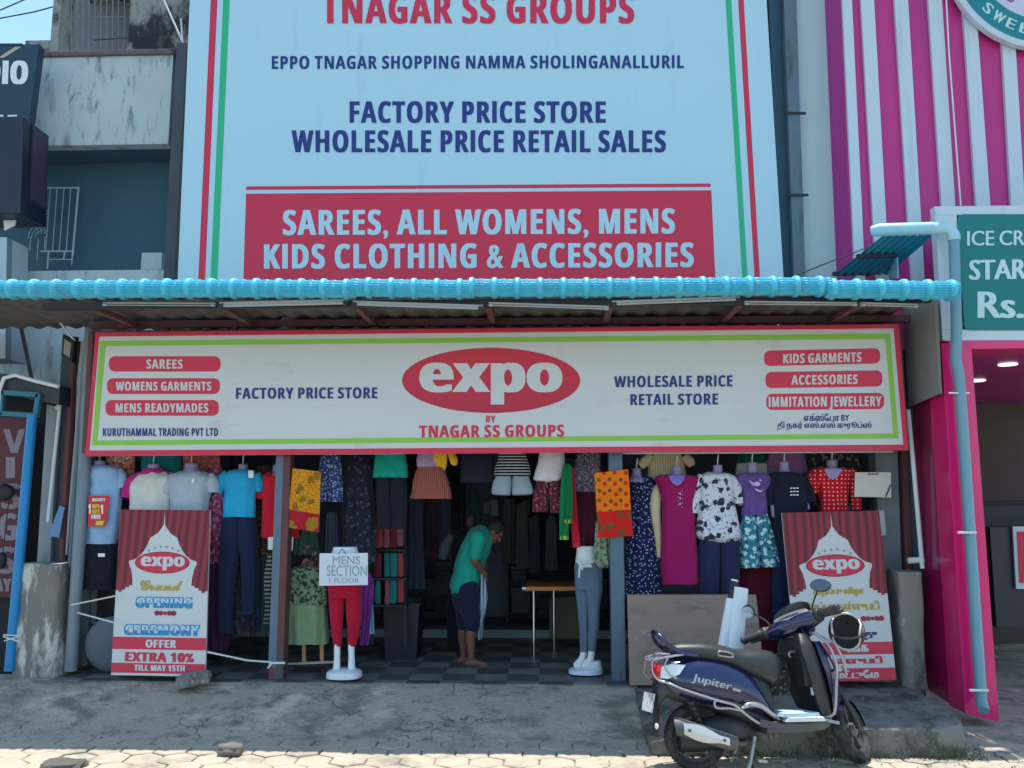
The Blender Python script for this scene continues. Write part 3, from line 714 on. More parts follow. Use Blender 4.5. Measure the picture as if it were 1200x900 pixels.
# left shopfront with vertical red lettering
vs_ = thing('red_side_sign', 'shade-darkened red vertical sign with stacked white letters in the left shopfront', 'sign', at(10, 700, 9.0))
V = Board(vs_, (0, 9.0, 0), (0, -1, 0))
obj('panel', MB().hexa([V.pt(*p, 0) for p in ((-40, 489), (31, 489), (22, 700), (-40, 700))], (0, .04, 0)), mat('shaded_red_sign', srgb(84, 14, 32), .5, var=.1), vs_, 0)  # panel red darkened, the deep shade is put into its colour
LG = mat('sign_letter', srgb(134, 120, 134), .5)  # white letters greyed in colour for the same deep shade
for (ch, x0, y0, x1, y1) in (('V', 5, 503, 29, 531), ('I', 8, 536, 17, 560), ('S', 3, 567, 24, 596), ('G', 0, 602, 19, 633), ('S', -1, 641, 17, 672), ('AY', -6, 678, 13, 693)):
    V.text(ch, x0, y0, x1, y1, LG, 1.5, heavy=1.0)
ls = thing('left_shopfront', 'small dark shopfront at the far left with a curved white canopy edge', 'shopfront', at(20, 780, 9.2))
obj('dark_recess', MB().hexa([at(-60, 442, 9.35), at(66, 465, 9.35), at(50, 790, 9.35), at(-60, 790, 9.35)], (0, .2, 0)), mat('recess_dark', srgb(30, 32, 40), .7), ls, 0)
cp = MB(); c_ = [(-400, 430), (-60, 436), (8, 438), (40, 447), (70, 452)]
for (x0, y0), (x1, y1) in zip(c_[:-1], c_[1:]): cp.hexa([at(x0, y0, 8.7), at(x1, y1, 8.7), at(x1-1, y1+22, 8.7), at(x0, y0+22, 8.7)], (0, .75, 0))
obj('canopy', cp, mat('canopy_dark', srgb(52, 56, 62), .6, var=.3), ls, 0)
obj('canopy_pipe', MB().tube([at(-2, 480, 8.66), at(0, 455, 8.66), at(5, 443, 8.66), at(18, 439.5, 8.66), at(40, 446, 8.66), at(69, 453, 8.66)], .022, 10), WHITEPVC, ls, 50)
fr = MB()
for a, b in (((3, 460), (46, 463)), ((46, 462), (42, 489)), ((42, 487), (-8, 484)), ((3, 458), (1, 488))): fr.bar(at(*a, 8.68), at(*b, 8.68), .05, .05)
obj('teal_frame', fr, mat('teal_frame_paint', srgb(40, 110, 130), .45), ls, 0)
bp = thing('blue_post', 'bright blue painted pipe post beside the red vertical sign', 'post', at(9, 785, 8.6))
obj('pipe', MB().tube([at(38, 486, 8.6), at(11, 786, 8.6)], .048, 16), mat('bright_blue_paint', srgb(10, 130, 190), .4, var=.1, dirt=[(srgb(20, 60, 90), .6, .7, 6, (1,1,.4))]), bp, 50)
obj('tie_wire', MB().tube([at(4, 744, 8.53), at(24, 745, 8.53)], .007, 6).tube([at(4, 746, 8.53), at(23, 752, 8.53)], .007, 6).tube([at(5, 751, 8.53), at(22, 746, 8.53)], .006, 6), CORD, bp, 0)
lm = MB().tube([at(7, 570, 8.9), at(5, 580, 8.85), at(6, 585, 8.85)], .05, 10).sphere(at(6, 577, 8.84), (.1, .07, .09), 12, 8).tube([at(10, 588, 8.86), at(3, 650, 8.86), at(2, 655, 8.86)], .006, 6).sphere(at(2, 657, 8.86), (.05, .05, .09), 10, 7)
tag(obj('hanging_lamp', lm, DARK, None, 50), 'black lamp with a dangling cord in front of the red vertical sign', 'lamp')

# column of pipes left of the shop
tag(obj('steel_sheet', MB().hexa([at(55, 474, 9.0), at(69, 477, 9.0), at(58, 668, 9.0), at(43, 664, 9.0)], (0, .12, 0)), mat('pale_sheet', srgb(140, 148, 154), .5, var=.12, dirt=[(srgb(90, 96, 100), .55, .7, 3, (1,1,.2))]), None, 0), 'pale grey upright steel sheet behind the concrete pillar stub', 'sheet')
tag(obj('brown_pipe', MB().tube([at(88, 395, 8.95), at(72, 668, 8.95)], .038, 12), RUST), 'rusty brown pipe running down beside the white banner left edge', 'pipe')
tag(obj('white_conduit', MB().tube([at(70.5, 455, 8.9), at(70, 478, 8.9), at(56, 612, 8.9)], .018, 8).tube([at(66, 479, 8.9), at(71, 474, 8.9)], .025, 8), WHITEPVC), 'thin white conduit pipe on the pale grey steel sheet', 'pipe')
tag(obj('grey_pipe', MB().tube([at(107, 385, 8.72), at(98, 560, 8.72), at(83, 786, 8.72)], .062, 16), GREYPIPE), 'thick grey drain pipe left of the mannequin in the pale blue t-shirt', 'pipe')
tag(obj('thin_grey_pipe', MB().tube([at(95, 480, 8.8), at(82, 665, 8.8)], .025, 10), STEEL), 'thin grey pipe between the brown pipe and the thick grey drain pipe', 'pipe')
tag(obj('steel_channel', MB().hexa([at(74, 392, 9.05), at(88, 398, 9.05), at(72, 668, 9.05), at(56, 664, 9.05)], (0, .15, 0)), mat('dark_channel', srgb(64, 74, 82), .6, var=.25), None, 0), 'dark upright channel behind the rusty brown pipe', 'channel')
tag(obj('bare_pipe', MB().tube([at(100, 400, 8.84), at(95, 445, 8.84), at(92, 505, 8.84), at(82, 600, 8.84), at(78, 650, 8.84)], [.04, .04, .034, .018, .012], 10), mat('dull_pipe', srgb(150, 148, 146), .6, var=.2)), 'dull whitish bent pipe just left of the banner corner', 'pipe')
mb_ = thing('meter_box', 'small grey electric meter box on the pipes above the left shopfront', 'meter box', at(79, 424, 8.85))
obj('box', MB().hexa([at(73, 391, 8.82), at(87, 399, 8.82), at(84, 425, 8.82), at(71, 418, 8.82)], (0, .1, 0)), DARK, mb_, 0, bevel=.012)
obj('window', MB().hexa([at(75.5, 397, 8.812), at(83.5, 402, 8.812), at(81.5, 419, 8.812), at(74, 414, 8.812)], (0, .006, 0)), mat('meter_face', srgb(150, 146, 136), .4), mb_, 0)
tag(obj('stay_wire', MB().tube([at(52, 355, 8.7), at(88, 400, 8.85)], .012, 6), WHITEPVC), 'pale wire slanting down from the awning to the meter box', 'wire')
sc = MB(); sc.hexa([at(70, 592, 8.86), at(75, 596, 8.86), at(69, 630, 8.86), at(56, 628, 8.86)], (0, .02, 0))
tag(obj('cloth_scrap', sc, cloth(120, 150, 190), None, 0), 'light blue cloth scrap caught on the brown pipe', 'cloth')
def stub():
    mb = MB(); a = at(52, 796, 8.75); s = pxm(8.75); rl = []
    for i in range(15):
        t = i/14; y = 796 - 136*t; xl = 19+9*t; xr = 76+2*t; L = at(xl, y, 8.75); Rr = at(xr, y, 8.75); ring = []
        for k in range(40):
            th = 2*math.pi*k/40; c = math.cos(th); n_ = math.sin(th); w = (Rr.x-L.x)/2
            p = Vector(((L.x+Rr.x)/2 + w*math.copysign(abs(c)**.3, c), 8.80+.2*math.copysign(abs(n_)**.3, n_), L.z))
            p += noise.noise_vector(Vector((p.x*5, p.y*5, p.z*5)))*.018 + noise.noise_vector(Vector((p.x*18, p.y*18, p.z*14)))*.008; ring.append(p)
        rl.append(ring)
    return mb.rings(rl)
tag(obj('concrete_stub', stub(), mat('peeling_concrete', srgb(130, 124, 118), .9, var=.2, vs=4, bump=.6, bs=30, dirt=[(srgb(205, 200, 190), .48, .57, 4, (1.6,1,.45)), (srgb(66, 62, 60), .55, .68, 3, (1,1,.5))]), None, 60), 'peeling concrete pillar stub between the blue post and the grey drain pipe', 'pillar')
obj_ = MB().hexa([at(88, 640, 8.9), at(106, 645, 8.9), at(102, 780, 8.9), at(88, 780, 8.9)], (0, .05, 0)).hexa([at(108, 640, 8.95), at(116, 640, 8.95), at(112, 732, 8.95), at(106, 730, 8.95)], (0, .05, 0))
tag(obj('leaning_boards', obj_, mat('dull_boards', srgb(96, 104, 108), .7, var=.2), None, 0), 'dull grey boards standing behind the thick grey drain pipe', 'board')
dk = MB(); c0 = at(129, 755, 8.72); dk.revolve([(0, -.012), (.2, -.012), (.25, .0), (.27, .02), (.25, .03), (0, .03)], c0, 40)
tag(obj('round_tray', dk, mat('dull_lid', srgb(84, 94, 106), .5, var=.1), None, 40), 'round grey tray leaning behind the English grand opening poster', 'tray')
tag(obj('tie_cord', MB().tube([at(83, 709, 8.63), at(108, 704, 8.5), at(137, 698, 8.40)], .008, 6).tube([at(91, 718, 8.63), at(133, 729.5, 8.40)], .008, 6), CORD), 'white cord tying the English poster to the grey drain pipe', 'cord')
tag(obj('floor_cord', MB().tube([at(243, 764, 8.44), at(262, 768, 8.45), at(290, 774, 8.5), at(318, 776, 8.53)], .009, 6).tube([at(316, 777, 8.53), at(334, 777, 8.53)], .012, 6).tube([at(318, 778, 8.53), at(314, 783, 8.53)], .01, 6), CORD), 'white cord stretched from the English poster to the rusty post', 'cord')

# electric wires over the left building
for (pts, lab) in (((( -60, 26, 14), (0, 12, 14), (60, -14, 14)), 'upper black overhead wire crossing the sky at the top left'), (((-60, 28, 13), (0, 21.5, 13), (40, 14, 13), (62, 8, 13)), 'lower black overhead wire crossing the sky at the top left')):
    tag(obj('overhead_wire', MB().tube([at(x, y, Y) for x, y, Y in pts], .012, 6), DARK), lab, 'wire', 'overhead wires')

# ---------------------------------------------------------------- right hand sweet shop
MAG = mat('magenta_panel', srgb(196, 44, 126), .45, var=.08, vs=1.5, dirt=[(srgb(150, 48, 118), .55, .8, 1.5, (3,1,.3))]); MAGD = mat('magenta_cladding', srgb(224, 28, 112), .3, var=.05, coat=.3); STRW = mat('white_batten', (.58, .66, .70), .5, var=.06, dirt=[((.44, .52, .56), .56, .8, 2, (3,1,.3))])
MINT = mat('mint_plaster', srgb(186, 208, 206), .8, var=.06, vs=2)
ss = thing('striped_shop', 'magenta and white striped ice cream shop at the right edge', 'shop', at(1150, 845, 8.2))
FX = 8.75
def pane(x0a, x1a, x0b, x1b, y0, y1, Y, th): return MB().hexa([at(x0a, y0, Y), at(x1a, y0, Y), at(x1b, y1, Y), at(x0b, y1, Y)], (0, th, 0))
ext = 160
def up(xa, xb): return xa - (xb-xa)/254*ext
obj('facade', MB().hexa([at(up(985, 996.5), -ext, FX), at(1420, -ext, FX), at(1420, 410, FX), at(1003.5, 410, FX)], (0, .15, 0)), MAG, ss, 0)
a = at(up(967, 978), -ext, 9.05); 
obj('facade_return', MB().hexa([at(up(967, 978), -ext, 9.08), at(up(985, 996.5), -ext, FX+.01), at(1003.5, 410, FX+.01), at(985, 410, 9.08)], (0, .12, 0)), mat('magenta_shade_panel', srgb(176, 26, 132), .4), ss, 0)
ba = MB()
for (x0, x1, z0, z1) in ((987.4, 998.4, 999.3, 1010.5), (1009, 1024.4, 1023, 1038.3), (1048.4, 1064.2, 1064, 1079.3), (1088, 1104, 1104.4, 1120.3), (1128, 1143.4, 1145, 1161.6), (1171.7, 1187, 1186, 1202), (1212, 1228, 1228, 1244), (1254, 1270, 1271, 1287)):
    bb = pane(up(x0, z0), up(x1, z1), z0+(z0-x0)/254*75, z1+(z1-x1)/254*75, -ext, 329, FX-.045, .043); obj('batten', bb, STRW, ss, 0)
obj('mint_wall', MB().hexa([at(921, -ext, 9.10), at(985, -ext, 9.10), at(1000, 420, 9.10), at(946, 420, 9.10)], (0, .2, 0)), MINT, ss, 0)
# frame and green price board
obj('white_frame', MB().hexa([at(1095, 242, 8.05), at(1330, 239, 8.05), at(1330, 250, 8.05), at(1097, 252, 8.05)], (0, .1, 0)).hexa([at(1096, 252.3, 8.05), at(1121, 252, 8.05), at(1128, 386, 8.05), at(1104, 386, 8.05)], (0, .1, 0)).hexa([at(1104, 386.3, 8.05), at(1330, 385, 8.05), at(1330, 398, 8.05), at(1105, 399, 8.05)], (0, .1, 0)), STRW, ss, 0)
gb = thing('price_board', 'dark green price board with white chalk style lettering in a white frame', 'sign', at(1180, 388, 8.04))
G = Board(gb, (0, 8.04, 0), (0, -1, 0))
pts = []
for cx, cy, a0 in ((1330, 258, -90), (1330, 380, 0), (1137, 380, 90), (1129, 258, 180)):
    for q_ in range(5): pts.append((cx+7*math.cos(R(a0+22.5*q_)), cy+7*math.sin(R(a0+22.5*q_))))
obj('board', MB().prism([G.pt(*p, 0) for p in pts], (0, .04, 0)), mat('board_green', srgb(0, 118, 116), .5, var=.05), gb, 0)
CHALK = mat('chalk_paint', srgb(196, 222, 222), .8, var=.15, vs=30)
G.text('ICE CREAM', 1133.5, 270.5, 1243, 288, CHALK, 2, 'plain', heavy=.5, slope=-.01); G.text('STARTS', 1136.5, 304.5, 1231, 328, CHALK, 2, 'plain', heavy=1.2, slope=-.02); G.text('Rs.', 1147, 341, 1198, 372.5, CHALK, 2, 'plain', heavy=1.8)
# pillar and interior
PY = 8.05
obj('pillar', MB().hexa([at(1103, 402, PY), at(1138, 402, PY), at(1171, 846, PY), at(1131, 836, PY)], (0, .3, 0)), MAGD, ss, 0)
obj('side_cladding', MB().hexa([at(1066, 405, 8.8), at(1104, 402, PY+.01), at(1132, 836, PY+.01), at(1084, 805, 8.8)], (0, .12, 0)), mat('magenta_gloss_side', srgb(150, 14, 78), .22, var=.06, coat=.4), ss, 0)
obj('fascia', MB().hexa([at(1105, 399.5, PY), at(1330, 398, PY), at(1330, 406, PY), at(1137, 409, PY)], (0, .4, 0)), MAGD, ss, 0)
xi = at(1142, 420, 8.3).x; zc = at(1160, 408, PY).z
obj('ceiling', MB().box((xi-.4, 8.36, zc+.002), (xi+3.5, 13, zc+.12)), mat('plum_ceiling', srgb(176, 44, 124), .35), ss, 0)
obj('inner_wall', MB().box((xi-.5, 12.6, 0), (xi+3.5, 12.75, zc)), mat('brown_inner_wall', srgb(92, 76, 74), .8, var=.2, vs=3), ss, 0)
obj('inner_side_wall', MB().box((xi-.5, 8.97, 0), (xi-.38, 12.59, zc)), mat('brown_side_wall', srgb(94, 72, 72), .8, var=.2, vs=3), ss, 0)
obj('shading_roof_slab', MB().box((xi-.45, 7.98, 8.3), (xi+5, 13, 8.45)), STRW, ss, 0)  # unseen slab, its overhang added to cast shade on the ground in front
LM = mat('panel_lamp', (1.0, .93, .96), .4, emit=.75)
for i, (px, py) in enumerate(((1181, 426.5), (1193, 474), (1145, 445.5))):
    d = ray(px, py); P = CAM + d*((zc - CAM.z)/d.z)
    l = MB(); n = 28; l.rings([[Vector((P.x+r_*math.cos(2*math.pi*k/n), P.y+r_*math.sin(2*math.pi*k/n), zc-h_)) for k in range(n)] for r_, h_ in ((.085, .0), (.095, .006), (.09, .014), (.02, .015))])
    t = tag(obj('ceiling_lamp', l, LM, None, 40), ['round white ceiling lamp nearest the front inside the magenta shop', 'round white ceiling lamp deeper inside the magenta shop', 'small round ceiling lamp beside the magenta pillar'][i], 'lamp', 'round ceiling lamps')
ct = thing('shop_counter', 'dark counter with a red panel in a white frame inside the magenta shop', 'counter', at(1190, 740, 9.9))
obj('body', MB().hexa([at(1160, 618, 10), at(1330, 618, 10), at(1330, 735, 10), at(1168, 735, 10)], (0, .6, 0)), mat('counter_dark', srgb(40, 44, 56), .4, var=.2), ct, 0)
obj('panel_frame', MB().hexa([at(1187, 617, 9.95), at(1260, 617, 9.95), at(1260, 692, 9.95), at(1191, 690, 9.95)], (0, .03, 0)), STRW, ct, 0)
obj('red_panel', MB().hexa([at(1192, 623, 9.94), at(1260, 623, 9.94), at(1260, 684, 9.94), at(1195, 683, 9.94)], (0, .008, 0)), CRIM, ct, 0)
st = thing('dark_cabinet', 'low dark cabinet in front of the brown wall inside the magenta shop', 'cabinet', at(1175, 620, 11))
obj('carcass', MB().hexa([at(1150, 592, 11), at(1330, 588, 11), at(1330, 700, 11), at(1155, 700, 11)], (0, .5, 0)), mat('cabinet_dark', srgb(50, 52, 60), .5, var=.2), st, 0)
obj('worktop', MB().hexa([at(1149, 588, 10.95), at(1330, 584, 10.95), at(1330, 588, 10.95), at(1149, 592, 10.95)], (0, .6, 0)), DARK, st, 0)
# round sweet shop sign
rs = thing('round_sign', 'round teal ringed sign on the striped facade at the top right', 'sign', at(1225, 60, 8.62))
Rb = Board(rs, (0, 8.62, 0), (0, -1, 0)); cx, cy = 1225, -61
def circ(r, k=72): return [(cx+r*math.cos(2*math.pi*i/k), cy+r*math.sin(2*math.pi*i/k)) for i in range(k)]
obj('backing', MB().prism([Rb.pt(*p, 0) for p in circ(118)], (0, .07, 0)), STRW, rs, 30)
Rb.rectloop('teal_ring', circ(111), circ(84.5), mat('ring_teal', srgb(0, 128, 138), .45), 1)
Rb.poly('inner_disc', circ(84), mat('disc_lilac', srgb(208, 206, 224), .5), 1)
for i, ch in enumerate('SWEETS'):
    an = R(133.5 - 9.6*i); rad = 97.5
    bx_, by_ = cx+rad*math.cos(an), cy+rad*math.sin(an); ta = an - math.pi/2
    def rot(X, Yp, bx_=bx_, by_=by_, ta=ta): return bx_ + X*math.cos(ta) - Yp*math.sin(ta), by_ + X*math.sin(ta) + Yp*math.cos(ta)
    Rb.text(ch, -5 if ch != 'W' else -6.5, -6, 5 if ch != 'W' else 6.5, 6, CHALK, 2, 'plain', heavy=.7, rot=rot)
obj('squiggle', MB().tube([Rb.pt(1180+x_, -3+y_, 2) for x_, y_ in ((0, 0), (1, 3), (4, 5), (7, 4), (9, 0))], .010, 6), mat('plum_line', srgb(150, 90, 160), .5), rs, 40)
# drain pipes
dp = thing('drain_pipe', 'pale blue grey drain pipe with a white elbow running down the magenta pillar', 'pipe', at(1150, 834, 7.95))
obj('downpipe', MB().tube([at(1118, 280, 7.93), at(1121, 390, 7.93), at(1120, 420, 7.93), at(1124, 440, 7.93), at(1150, 822, 7.93), at(1153, 833, 7.86)], .048, 16), mat('pale_pipe', srgb(112, 152, 168), .4, var=.08), dp, 50)
obj('elbow', MB().tube([at(1090, 268, 7.93), at(1107, 267, 7.93), at(1114, 270, 7.93), at(1117.5, 276, 7.93), at(1118, 282, 7.93)], .058, 16), mat('pale_elbow', srgb(176, 210, 220), .4, var=.08), dp, 50)
obj('pipe_clip', MB().tube([at(1112, 460.5, 7.9), at(1136, 460.5, 7.9)], .008, 6).tube([at(1122, 624, 7.88), at(1144, 624, 7.88)], .012, 6).tube([at(1136, 809, 7.88), at(1158, 809, 7.88)], .012, 6), WHITEPVC, dp, 30)
obj('gutter', MB().tube([at(1022, 271, 8.0), at(1030, 269.5, 7.96), at(1092, 267.5, 7.93)], [.05, .062, .06], 16), mat('pale_gutter', srgb(158, 204, 218), .4, var=.08), dp, 50)
ta = thing('teal_canopy', 'small teal translucent sheet canopy under the white gutter pipe', 'canopy', at(1035, 322, 8.4))
TS = mat('teal_sheet', srgb(20, 130, 160), .3, var=.15, vs=2)
def cor2(a, b, c, d, n=60):
    mb = MB(); vs = []
    for i in range(n+1):
        t = i/n; p = a.lerp(b, t); q_ = d.lerp(c, t); o = Vector((0, 0, .012*math.sin(t*7*2*math.pi))); vs += [p+o, q_+o, p+o+Vector((0,0,.006)), q_+o+Vector((0,0,.006))]
    fs = []
    for i in range(n):
        b_ = i*4; fs += [(b_, b_+1, b_+5, b_+4), (b_+2, b_+6, b_+7, b_+3)]
    return mb.add(vs, fs)
obj('sheet', cor2(at(1036, 276, 7.98), at(1094, 276, 7.98), at(1040, 322, 8.72), at(976, 324, 8.72)), TS, ta, 40)
obj('bearer', MB().bar(at(1004, 300.5, 8.3), at(1052, 299, 8.3), .04, .04).bar(at(976, 321, 8.7), at(1022, 320, 8.7), .04, .04), DARK, ta, 0)
obj('canopy_side', MB().hexa([at(1040, 322, 8.68), at(1051, 296, 8.3), at(1052, 326, 8.3), at(1045, 327, 8.68)], (.01, .0, .0)), mat('teal_fill', srgb(120, 196, 208), .5), ta, 0)
# dark square drain and panel between the flex sign and the mint wall
dd = thing('square_duct', 'dark blue square duct running up beside the tall flex sign', 'duct', at(935, 330, 9.0))
obj('panel', MB().hexa([at(895, -ext, 9.13), at(921, -ext, 9.13), at(935, 420, 9.13), at(917, 420, 9.13)], (0, .1, 0)), mat('slate_panel', srgb(52, 86, 106), .6, var=.15), dd, 0)
obj('duct', MB().hexa([at(913, -ext, 9.0), at(928, -ext, 9.0), at(947, 420, 9.0), at(934, 420, 9.0)], (0, .12, 0)), mat('slate_duct', srgb(92, 112, 122), .6, var=.25, vs=5, dirt=[(srgb(40, 60, 72), .5, .6, 3, (1,1,.3))]), dd, 0)
cl = MB()
for y in (131, 227): cl.hexa([at(913+y*.04, y, 8.985), at(940+y*.03, y, 8.985), at(941+y*.03, y+2.5, 8.985), at(914+y*.04, y+2.5, 8.985)], (0, .02, 0))
obj('clamp', cl, DARK, dd, 0)
tag(obj('thin_cable', MB().tube([at(935, 322, 8.6), at(985, 302, 8.5), at(1030, 285, 8.3)], .006, 6), DARK), 'thin dark cable from the awning up to the teal canopy', 'cable')
tag(obj('white_cable', MB().tube([at(1108, -20, 8.66), at(1112, 60, 8.66), at(1126, 241, 8.66)], .008, 6), WHITEPVC), 'thin white cable running down the striped facade to the price board', 'cable')
# grey concrete panel, column and stub between the two shops
tag(obj('cement_board', MB().hexa([at(1061, 352, 8.68), at(1099, 350, 7.99), at(1104, 461, 7.99), at(1068, 476, 8.68)], (-.02, .03, 0)), mat('panel_concrete', srgb(128, 128, 122), .85, var=.12, vs=4), None, 0), 'grey concrete panel between the banner end and the white price board frame', 'panel')
tag(obj('grey_column', MB().hexa([at(1018, 380, 8.9), at(1046, 380, 8.9), at(1058, 700, 8.9), at(1034, 700, 8.9)], (0, .2, 0)), mat('column_paint', srgb(118, 126, 132), .8, var=.25, vs=4, dirt=[(srgb(66, 72, 80), .5, .66, 3, (1,1,.4))]), None, 0), 'grey stained column behind the white notice card', 'column')
tag(obj('rusty_channel', MB().hexa([at(1052, 380, 8.85), at(1060, 380, 8.85), at(1072, 690, 8.85), at(1062, 690, 8.85)], (0, .1, 0)), RUST, None, 0), 'rusty channel strip standing right of the grey stained column', 'channel')
tag(obj('slate_sheet', MB().hexa([at(1060, 370, 8.8), at(1072, 370, 8.8), at(1084, 690, 8.8), at(1072, 690, 8.8)], (0, .1, 0)), mat('slate_sheet_paint', srgb(60, 74, 88), .6), None, 0), 'dark slate sheet beside the glossy magenta wall', 'sheet')
tag(obj('white_pipe', MB().tube([at(1064, 480, 8.6), at(1070, 540, 8.6), at(1081, 666, 8.6)], .022, 10).tube([at(1064, 657, 8.62), at(1082, 656, 8.62)], .03, 8), WHITEPVC), 'thin white pipe running down beside the glossy magenta wall', 'pipe')
def stub2():
    mb = MB(); rl = []
    for i in range(13):
        t = i/12; y = 806-136*t; L = at(1056-6*t, y, 8.55); Rr = at(1086-7*t, y, 8.55); ring = []
        for k in range(36):
            th = 2*math.pi*k/36; c = math.cos(th); n_ = math.sin(th); w = (Rr.x-L.x)/2
            p = Vector(((L.x+Rr.x)/2 + w*math.copysign(abs(c)**.3, c), 8.65+.15*math.copysign(abs(n_)**.3, n_), L.z))
            p += noise.noise_vector(Vector((p.x*6, p.y*6, p.z*6)))*.014 + noise.noise_vector(Vector((p.x*20, p.y*20, p.z*14)))*.006; ring.append(p)
        rl.append(ring)
    return mb.rings(rl)
tag(obj('concrete_stub', stub2(), CONC, None, 60), 'low grey concrete stub beside the magenta wall behind the plinth', 'pillar')
tag(obj('small_switch', MB().hexa([at(1028, 598, 8.86), at(1036, 598, 8.86), at(1039, 627, 8.86), at(1032, 628, 8.86)], (0, .03, 0)), mat('switch_plastic', srgb(190, 192, 194), .5), None, 0), 'narrow pale switch box on the grey stained column', 'switch box')

# ---------------------------------------------------------------- loose things on the ground
def rock(c, r, seed, sx=1, sz=.5, blocky=.5):
    mb = MB().sphere((0,0,0), 1, 26, 16)
    for i, p in enumerate(mb.v):
        d = p.normalized(); m_ = max(abs(d.x), abs(d.y), abs(d.z)); d = d*(1-blocky) + (d/m_)*blocky*.8
        q_ = d * (1 + .25*noise.noise(d*1.6 + Vector((seed, 0, 0))) + .1*noise.noise(d*5 + Vector((seed, 0, 0))))
        mb.v[i] = Vector(c) + Vector((q_.x*r*sx, q_.y*r, q_.z*r*sz))
    return mb
p = gh(269, 884, 0)
tag(obj('grey_stone', rock((p.x, p.y, .035), .085, 1, 1.25, .62), mat('stone', srgb(112, 106, 100), .9, var=.3, vs=20, bump=.6, bs=60), None, 60), 'small dark grey stone lying on the sunlit pavers', 'stone')
p = at(227, 793, 8.32)
mb = rock((0, 0, 0), .13, 4, 1.35, .55, .85); mb.xf(Matrix.Translation((p.x, 8.32, FLOOR+.045)) @ Matrix.Rotation(R(-9), 4, 'Y') @ Matrix.Rotation(R(14), 4, 'Z'))
tag(obj('concrete_chunk', mb, CONC, None, 50), 'broken concrete chunk holding the English poster foot', 'concrete chunk')
p = gh(74, 899, 0)
tag(obj('dark_stone', rock((p.x, p.y, .02), .12, 9, 1.5, .3), mat('stone2', srgb(92, 88, 84), .9, var=.3, vs=20, bump=.5), None, 60), 'flat dark stone at the bottom left edge of the pavers', 'stone')
for i, (px, py, r_) in enumerate(((1118, 868, .05), (1150, 880, .03), (1172, 886, .035), (1130, 884, .02), (1090, 888, .025))):
    p = gh(px, py, 0); tag(obj('pebble', rock((p.x, p.y, .01), r_, 20+i, 1.2, .5, .3), mat('pebble%d' % i if False else 'pebble_stone', srgb(150, 144, 134), .9), None, 60), ['largest pale pebble under the mossy plinth corner', 'pebble right of the mossy plinth corner', 'rightmost pebble on the ground below the magenta pillar', 'tiny pebble below the mossy plinth front', 'pebble near the scooter front wheel'][i], 'pebble', 'loose pebbles')
rub = MB(); r3 = random.Random(11)
for i in range(420):
    if r3.random() < .55: x = r3.uniform(-7, XPL); y = 7.5 + r3.gauss(.03, .10)
    else: x = r3.uniform(XPL, XPR+1.4); y = r3.uniform(6.75, 7.14)
    s_ = r3.uniform(.004, .016); z = max(ramp(x, y) if x < XPL else 0, 0)
    c = Vector((x, y, z+s_*.3)); rub.add([c + Vector((r3.uniform(-1,1)*s_*1.4, r3.uniform(-1,1)*s_*1.4, q_*s_)) for q_ in (-.5, -.5, -.5, .7)], [(0,1,3), (1,2,3), (2,0,3), (0,2,1)])
tag(obj('loose_grit', rub, CONC, None, 0), 'loose grit and gravel scattered along the foot of the ramp and plinth', 'gravel', kind='stuff')
moss = MB()
for i in range(900):
    x = r3.uniform(XPL+.6, XPR-.05) if r3.random() < .7 else r3.uniform(XPR-.5, XPR); h = abs(r3.gauss(0, .05)); c = Vector((x, 7.12 - r3.uniform(0, .06), max(0, h)))
    a = r3.uniform(0, 6.28); l_ = r3.uniform(.008, .03); moss.add([c + Vector((-.004, 0, 0)), c + Vector((.004, 0, 0)), c + Vector((math.cos(a)*l_*.6, -abs(math.sin(a))*l_*.5, l_))], [(0,1,2)])
tag(obj('weeds', moss, mat('weed_green', (.035, .055, .022), .8, var=.4, vs=30), None, 0), 'tiny weeds growing along the foot of the mossy plinth', 'weeds', kind='stuff')

# plywood board
def plywood():
    mb = MB(); Y0, Y1 = 8.36, 8.56; c = [at(735, 697, Y1), at(886, 697, Y1), at(897, 803, Y0), at(738, 803, Y0)]; return mb.hexa(c, (0, .018, .002))
PLY = mat('plywood', srgb(148, 124, 112), .75, var=.12, vs=2.5, stretch=(1, 1, 6), bump=.15, bs=20, dirt=[(srgb(108, 90, 84), .52, .7, 2, (1,1,2.5)), (srgb(176, 158, 146), .6, .72, 3, (1,1,3))])
tag(obj('plywood_sheet', plywood(), PLY, None, 0), 'brown plywood sheet leaning behind the scooter seat', 'plywood')

# ---------------------------------------------------------------- clothes and mannequins
_seed = [0]
def dress(name, label, cat, Y, parts, group=None):
    ys = [];
    for pn, kind, data, m, *o in parts: ys += [(r[1], r[0]) if kind == 'tube' else (r[0], (r[1]+r[2])/2) for r in data]
    yb = max(y for y, x in ys); xm = sum(x for y, x in ys)/len(ys)
    t = thing(name, label, cat, at(xm, yb, Y), group); last = None
    for pn, kind, data, m, *o in parts:
        _seed[0] += 1; kw = dict(o[0]) if o else {}; mb = MB(); yo = kw.pop('dy', 0)
        if pn in ('trouser_leg', 'shorts', 'trousers', 'skirt') and kind == 'loft': data = [(data[0][0]+1.5, data[0][1]+2, data[0][2]-2)] + list(data[1:])
        if kind == 'loft': loft(mb, data, Y+yo, seed=_seed[0], **kw)
        else: ptube(mb, data, Y+yo, **kw)
        par = t
        if pn == 'sleeve' and last: par = last
        o_ = obj(pn, mb, m, par, 60)
        if pn in ('shirt', 'blouse', 'cloth', 'top'): last = o_
    return t
